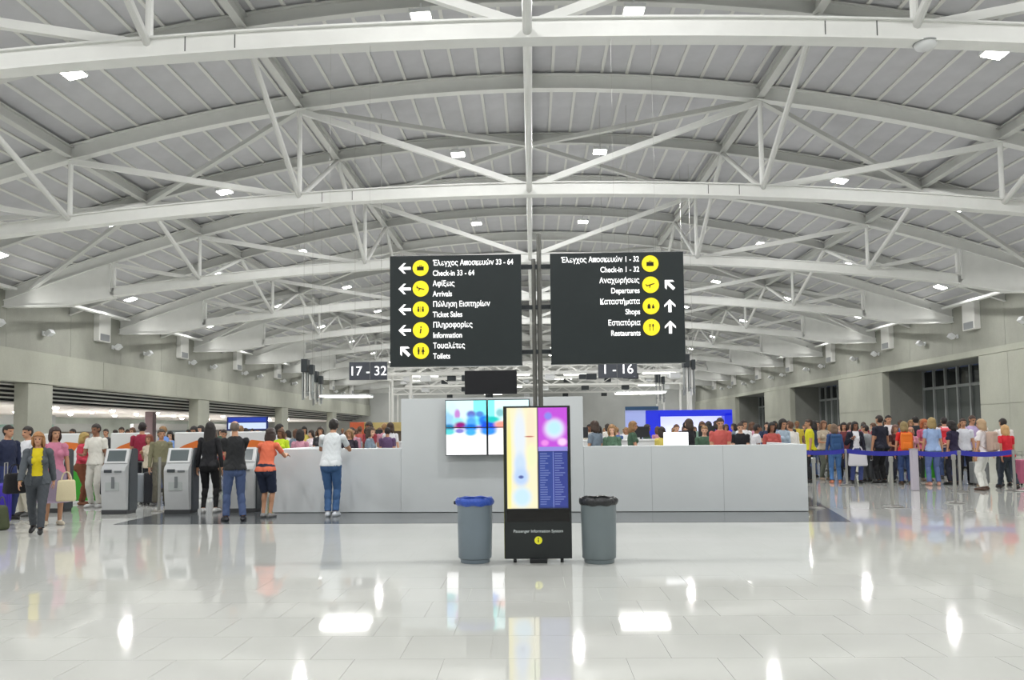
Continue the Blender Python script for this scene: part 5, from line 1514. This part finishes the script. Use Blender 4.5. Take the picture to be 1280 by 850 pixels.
    (9.15, 28.8, 1.8, 0, 'bent', 'm', 'long', '#3a3a3e', 'trousers', '#5a564c', 'short', '#1b1512', 'tan', '#222'),
    (9.75, 29.78, 1.79, 180, 'bent', 'm', 'tee', '#c7b23c', 'trousers', '#23305a', 'short', '#8d6b45', 'dark', '#222'),
  ],
  'right_far': [
    (2.39, 31.24, 1.76, 0, 'bent', 'f', 'tee', '#c9c2b4', 'trousers', '#4a5a7c', 'mid', '#8d6b45', 'tan', '#222'),
    (3.58, 39.64, 1.65, 170, 'hold', 'f', 'tee', '#17181d', 'trousers', '#1b1c22', 'mid', '#8d6b45', 'tan', '#222'),
    (3.59, 35.07, 1.74, 20, 'relaxed', 'm', 'long', '#b98494', 'trousers', '#5a564c', 'short', '#2b1f19', 'pale', '#222'),
    (4.32, 37.79, 1.61, 180, 'relaxed', 'm', 'tee', '#d8d8dc', 'trousers', '#23305a', 'short', '#5a3c28', 'pale', '#222'),
    (5.72, 45.35, 1.77, 180, 'relaxed', 'm', 'tee', '#3a3a3e', 'trousers', '#23305a', 'short', '#8d6b45', 'tan', '#222'),
    (5.48, 39.98, 1.76, 40, 'relaxed', 'f', 'tee', '#4c6a9c', 'trousers', '#5a564c', 'mid', '#151212', 'pale', '#222'),
    (6.76, 45.1, 1.73, 0, 'relaxed', 'm', 'tee', '#dfe0e2', 'trousers', '#5a564c', 'short', '#8d6b45', 'tan', '#222'),
    (7.53, 45.99, 1.75, -160, 'bent', 'f', 'tee', '#dfe0e2', 'trousers', '#23305a', 'mid', '#5a3c28', 'tan', '#222'),
    (5.95, 33.86, 1.61, 20, 'relaxed', 'f', 'long', '#8e2f3a', 'trousers', '#1b1c22', 'mid', '#8d6b45', 'tan', '#222'),
    (6.05, 32.11, 1.66, -160, 'relaxed', 'f', 'long', '#d8d8dc', 'trousers', '#5a564c', 'mid', '#5a3c28', 'pale', '#222'),
    (6.66, 33.05, 1.63, 180, 'relaxed', 'f', 'tee', '#dfe0e2', 'trousers', '#23305a', 'mid', '#5a3c28', 'tan', '#222'),
    (9.06, 42.31, 1.66, -160, 'bent', 'm', 'long', '#22304f', 'trousers', '#4a5a7c', 'short', '#1b1512', 'tan', '#222'),
    (9.19, 40.65, 1.66, 150, 'hold', 'f', 'long', '#3a3a3e', 'trousers', '#1b1c22', 'mid', '#151212', 'tan', '#222'),
    (8.31, 34.95, 1.7, -160, 'relaxed', 'f', 'tee', '#17181d', 'trousers', '#23305a', 'mid', '#1b1512', 'tan', '#222'),
    (9.61, 37.28, 1.69, 20, 'relaxed', 'm', 'long', '#d9d5cf', 'trousers', '#23305a', 'short', '#3c2c22', 'pale', '#222'),
    (12.28, 44.26, 1.75, 150, 'bent', 'f', 'tee', '#8e2f3a', 'trousers', '#4a5a7c', 'mid', '#151212', 'dark', '#222'),
    (12.38, 41.7, 1.79, -90, 'bent', 'f', 'tee', '#22304f', 'trousers', '#5a564c', 'mid', '#1b1512', 'tan', '#222'),
    (12.33, 38.93, 1.67, 40, 'bent', 'f', 'tee', '#c9c2b4', 'trousers', '#5a564c', 'mid', '#5a3c28', 'tan', '#222'),
    (12.92, 38.41, 1.7, 150, 'relaxed', 'm', 'tee', '#22304f', 'trousers', '#23305a', 'short', '#5a3c28', 'tan', '#222'),
    (12.85, 36.61, 1.65, 150, 'relaxed', 'f', 'long', '#8e2f3a', 'trousers', '#4a5a7c', 'mid', '#5a3c28', 'tan', '#222'),
    (14.97, 40.39, 1.67, 20, 'hold', 'm', 'tee', '#4c6a9c', 'trousers', '#1b1c22', 'short', '#151212', 'tan', '#222'),
    (17.46, 44.53, 1.66, 180, 'bent', 'm', 'tee', '#b98494', 'trousers', '#23305a', 'short', '#1b1512', 'pale', '#222'),
    (13.42, 32.76, 1.74, 0, 'hold', 'f', 'long', '#8e2f3a', 'trousers', '#23305a', 'mid', '#3c2c22', 'tan', '#222'),
  ],
  'queue_back': [
    (8.63, 24.73, 1.74, 40, 'hold', 'f', 'long', '#22304f', 'trousers', '#4a5a7c', 'mid', '#1b1512', 'pale', '#222'),
    (10.56, 28.65, 1.64, 20, 'relaxed', 'f', 'tee', '#b98494', 'trousers', '#5a564c', 'mid', '#8d6b45', 'tan', '#222'),
    (11.29, 29.69, 1.65, 150, 'relaxed', 'm', 'tee', '#6f7d8a', 'trousers', '#23305a', 'short', '#3c2c22', 'pale', '#222'),
    (10.55, 26.91, 1.69, -160, 'relaxed', 'f', 'tee', '#b98494', 'trousers', '#1b1c22', 'mid', '#3c2c22', 'pale', '#222'),
    (12.09, 29.64, 1.66, -160, 'bent', 'm', 'tee', '#b98494', 'trousers', '#1b1c22', 'short', '#151212', 'tan', '#222'),
    (11.86, 28.14, 1.67, 90, 'bent', 'f', 'long', '#8e2f3a', 'trousers', '#1b1c22', 'mid', '#5a3c28', 'pale', '#222'),
    (11.57, 26.47, 1.78, 150, 'hold', 'f', 'long', '#22304f', 'trousers', '#23305a', 'mid', '#3c2c22', 'tan', '#222'),
    (12.69, 27.98, 1.77, 180, 'hold', 'm', 'tee', '#4c6a9c', 'trousers', '#4a5a7c', 'short', '#3c2c22', 'dark', '#222'),
    (13.63, 29.22, 1.77, 170, 'bent', 'f', 'long', '#c7b23c', 'trousers', '#5a564c', 'mid', '#8d6b45', 'tan', '#222'),
    (13.71, 28.55, 1.79, 170, 'bent', 'f', 'tee', '#22304f', 'trousers', '#1b1c22', 'mid', '#8d6b45', 'tan', '#222'),
    (14.53, 29.67, 1.7, 40, 'bent', 'm', 'tee', '#22304f', 'trousers', '#5a564c', 'short', '#8d6b45', 'tan', '#222'),
    (12.78, 25.44, 1.63, 170, 'hold', 'm', 'long', '#5a4468', 'trousers', '#5a564c', 'short', '#1b1512', 'dark', '#222'),
    (13.46, 26.19, 1.68, 180, 'relaxed', 'f', 'long', '#c9c2b4', 'trousers', '#5a564c', 'mid', '#3c2c22', 'tan', '#222'),
    (15.54, 29.55, 1.65, -160, 'bent', 'm', 'tee', '#3a3a3e', 'trousers', '#4a5a7c', 'short', '#8d6b45', 'dark', '#222'),
    (15.39, 28.59, 1.64, -90, 'hold', 'f', 'long', '#8e2f3a', 'trousers', '#1b1c22', 'mid', '#151212', 'tan', '#222'),
    (14.86, 27.01, 1.79, 150, 'relaxed', 'm', 'tee', '#d9d5cf', 'trousers', '#1b1c22', 'short', '#3c2c22', 'tan', '#222'),
  ],
}

for r_ in PEOPLE:
    ext = ()
    if 'yellow top and grey' in r_[14]: ext = ('#4c5258',)
    if 'under a dark jacket' in r_[14]: ext = ('#1d2030',)
    person(r_[:14] + (None,) + ext, r_[14])

CNAME = {'#d8d8dc': 'white', '#17181d': 'black', '#22304f': 'navy', '#8e2f3a': 'dark red', '#c9c2b4': 'beige', '#4c6a9c': 'denim blue', '#3e5a46': 'dark green', '#d9d5cf': 'off-white', '#2a2430': 'black',
         '#b0504a': 'brick red', '#c7b23c': 'mustard', '#6f7d8a': 'grey', '#5a4468': 'purple', '#dfe0e2': 'white', '#3a3a3e': 'charcoal', '#b98494': 'pink', '#6b8fd0': 'light blue', '#7590cc': 'light blue',
         '#7fa0d8': 'light blue', '#c8e02a': 'lime yellow', '#c5dd2c': 'lime yellow', '#c9b95c': 'pale mustard', '#e8d9e0': 'pale pink', '#2a1a1e': 'dark brown', '#8aa596': 'sage green', '#4a3aa8': 'violet', '#9fb0c0': 'blue-grey'}
ZONE = {'desk_near_right': 'standing close behind the desk, right half', 'desk_near_left': 'standing close behind the desk, left half', 'behind_kiosks': 'just behind the kiosks', 'left_desk': 'behind the left half of the desk', 'left_far': 'far behind the desk, left half',
        'right_desk': 'behind the right half of the desk', 'right_far': 'far behind the desk, right half', 'queue_back': 'in the rear row of the queue'}
for z, L in CROWDS.items():
    for i, r_ in enumerate(L):
        person(r_, 'person in a %s top %s, %s from left' % (CNAME[r_[7]], ZONE[z], ordinal(i)), 'people ' + ZONE[z], True)

# ------------------------------------------------------------------ what people carry
def bag(name, loc, rz, w_, d_, h_, col, label, handles=True, strap=None):
    e = empty(name, loc, rz, label, 'bag')
    m = MB(); m.rbox(-w_ / 2, w_ / 2, -d_ / 2, d_ / 2, 0, h_, min(w_, d_, h_) * .3, None, 4)
    m.v = [(x * (1 - .14 * z / h_), y * (1 - .35 * z / h_), z) for x, y, z in m.v]
    m.build('bag_body', cloth(col), e, True)
    if handles:
        for s in (-1, 1):
            pts = [(w_ * .25 * math.cos(a), s * d_ * .2, h_ * .93 + .16 * math.sin(a)) for a in [math.pi * k / 8 for k in range(9)]]
            MB().tube(pts, .008, 6).build('handle', cloth(col), e, True)
    return e


def backpack(loc, rz, col, label, pc=None):
    e = empty('backpack', loc, rz, label, 'backpack')
    m = MB(); m.rbox(-.15, .15, -.17, -.0, -.24, .22, .06, None, 4); m.build('pack_body', cloth(col), e, True)
    m = MB(); m.rbox(-.11, .11, -.215, -.15, -.2, -.02, .03, None, 3); m.build('front_pocket', cloth(pc or col), e, True)
    m = MB(); m.rbox(-.14, .14, -.18, .0, .13, .25, .05, None, 3); m.build('top_flap', cloth(pc or col), e, True)
    for s in (-1, 1):
        MB().tube([(s * .09, -.02, .2), (s * .1, .05, .27), (s * .105, .17, .25), (s * .11, .215, .1), (s * .13, .16, -.08), (s * .12, .0, -.18)], .016, 6, True, .5).build('shoulder_strap', cloth(col), e, True)
    return e


def suitcase(loc, rz, w_, d_, h_, col, label, grip=.35):
    e = empty('suitcase', loc, rz, label, 'suitcase')
    m = MB(); m.rbox(-w_ / 2, w_ / 2, -d_ / 2, d_ / 2, .05, h_, .035, None, 4); m.build('shell', mat('case_' + col.strip('#'), col, .4), e, True); sh_ = e.children[0]
    for k in range(5):
        x = -w_ * .36 + w_ * .72 * k / 4
        MB().box(x - .008, x + .008, -d_ / 2 - .006, d_ / 2 + .006, .1, h_ - .06).build('rib', mat('case_' + col.strip('#'), col), sh_)
    for sx in (-1, 1):
        for sy in (-1, 1):
            MB().tube([(sx * w_ * .38 - .012, sy * d_ * .3, .027), (sx * w_ * .38 + .012, sy * d_ * .3, .027)], .027, 12).build('wheel', M_BLACK, e)
    MB().tube([(-.09, d_ * .3, h_ - .02), (-.09, d_ * .3, h_ + grip), (.09, d_ * .3, h_ + grip), (.09, d_ * .3, h_ - .02)], .009, 6).build('trolley_handle', M_CHROME, e)
    return e


suitcase((-9.05, 13.45, 0), -70, .42, .27, .72, '#3d2aa6', 'bright purple trolley suitcase at the left edge in front of the navy jacket')
bag('travel_bag', (-8.72, 12.95, 0), -30, .38, .22, .40, '#4b5238', 'olive soft bag on the floor at the left edge beside the purple suitcase')
bag('shoulder_bag', (-8.12, 12.42, .62), 60, .34, .16, .32, '#141418', 'black shoulder bag hanging beside the woman in yellow')
bag('tote_bag', (-7.82, 13.3, .42), 20, .30, .12, .36, '#cfc4a2', 'cream tote bag behind the woman in yellow')
suitcase((-8.75, 17.55, 0), 5, .42, .27, .68, '#8d9399', 'silver-grey suitcase standing between the two grey kiosks', .25)
suitcase((-8.27, 17.3, 0), 0, .30, .24, .72, '#24262c', 'black suitcase right of the silver-grey one', .25)
bag('black_bag', (-8.95, 16.65, .28), 10, .22, .14, .48, '#15161c', 'tall black bag hanging left of the front-facing kiosk')
bag('carrier_bag', (8.78, 21.92, .48), -5, .50, .16, .42, '#d3d2d8', 'large white carrier bag held in the queue')
bag('carrier_bag', (10.45, 21.3, .18), 0, .36, .18, .50, '#4fc03a', 'bright green carrier bag held near the floor in the queue')
suitcase((12.55, 20.9, 0), 20, .46, .28, .66, '#b0607a', 'dusty pink suitcase cut by the right edge of the picture', .2)
suitcase((11.55, 21.1, 0), 0, .40, .26, .60, '#8c8f90', 'grey suitcase right of the woman all in white', .3)
suitcase((9.75, 23.0, 0), 0, .36, .26, .6, '#55585a', 'dark grey suitcase behind the queue front', .2)


def wear(row_i, col, label, pc=None):
    r_ = PEOPLE[row_i]; a = R(r_[3]); s = r_[2] / 1.755
    off = Vector((-math.sin(a), math.cos(a), 0)) * (-.135 * s)
    o = backpack((r_[0] + off.x, r_[1] + off.y, 1.2 * s), r_[3], col, label, pc); o.scale = (s, s, s)


for i, r_ in enumerate(PEOPLE):
    if 'orange backpack' in r_[14] and 'wearing' in r_[14]: wear(i, '#d9701c', 'orange backpack worn over a red top in the queue')
    if 'red backpack' in r_[14]: wear(i, '#c8222e', 'red and pink backpack on the back of a man in white', '#e0606a')
    if 'beige backpack' in r_[14]: wear(i, '#b39a8c', 'beige backpack on the woman dressed all in white')
    if 'denim jacket' in r_[14]: wear(i, '#2b4f7c', 'blue backpack on the woman in the denim jacket')
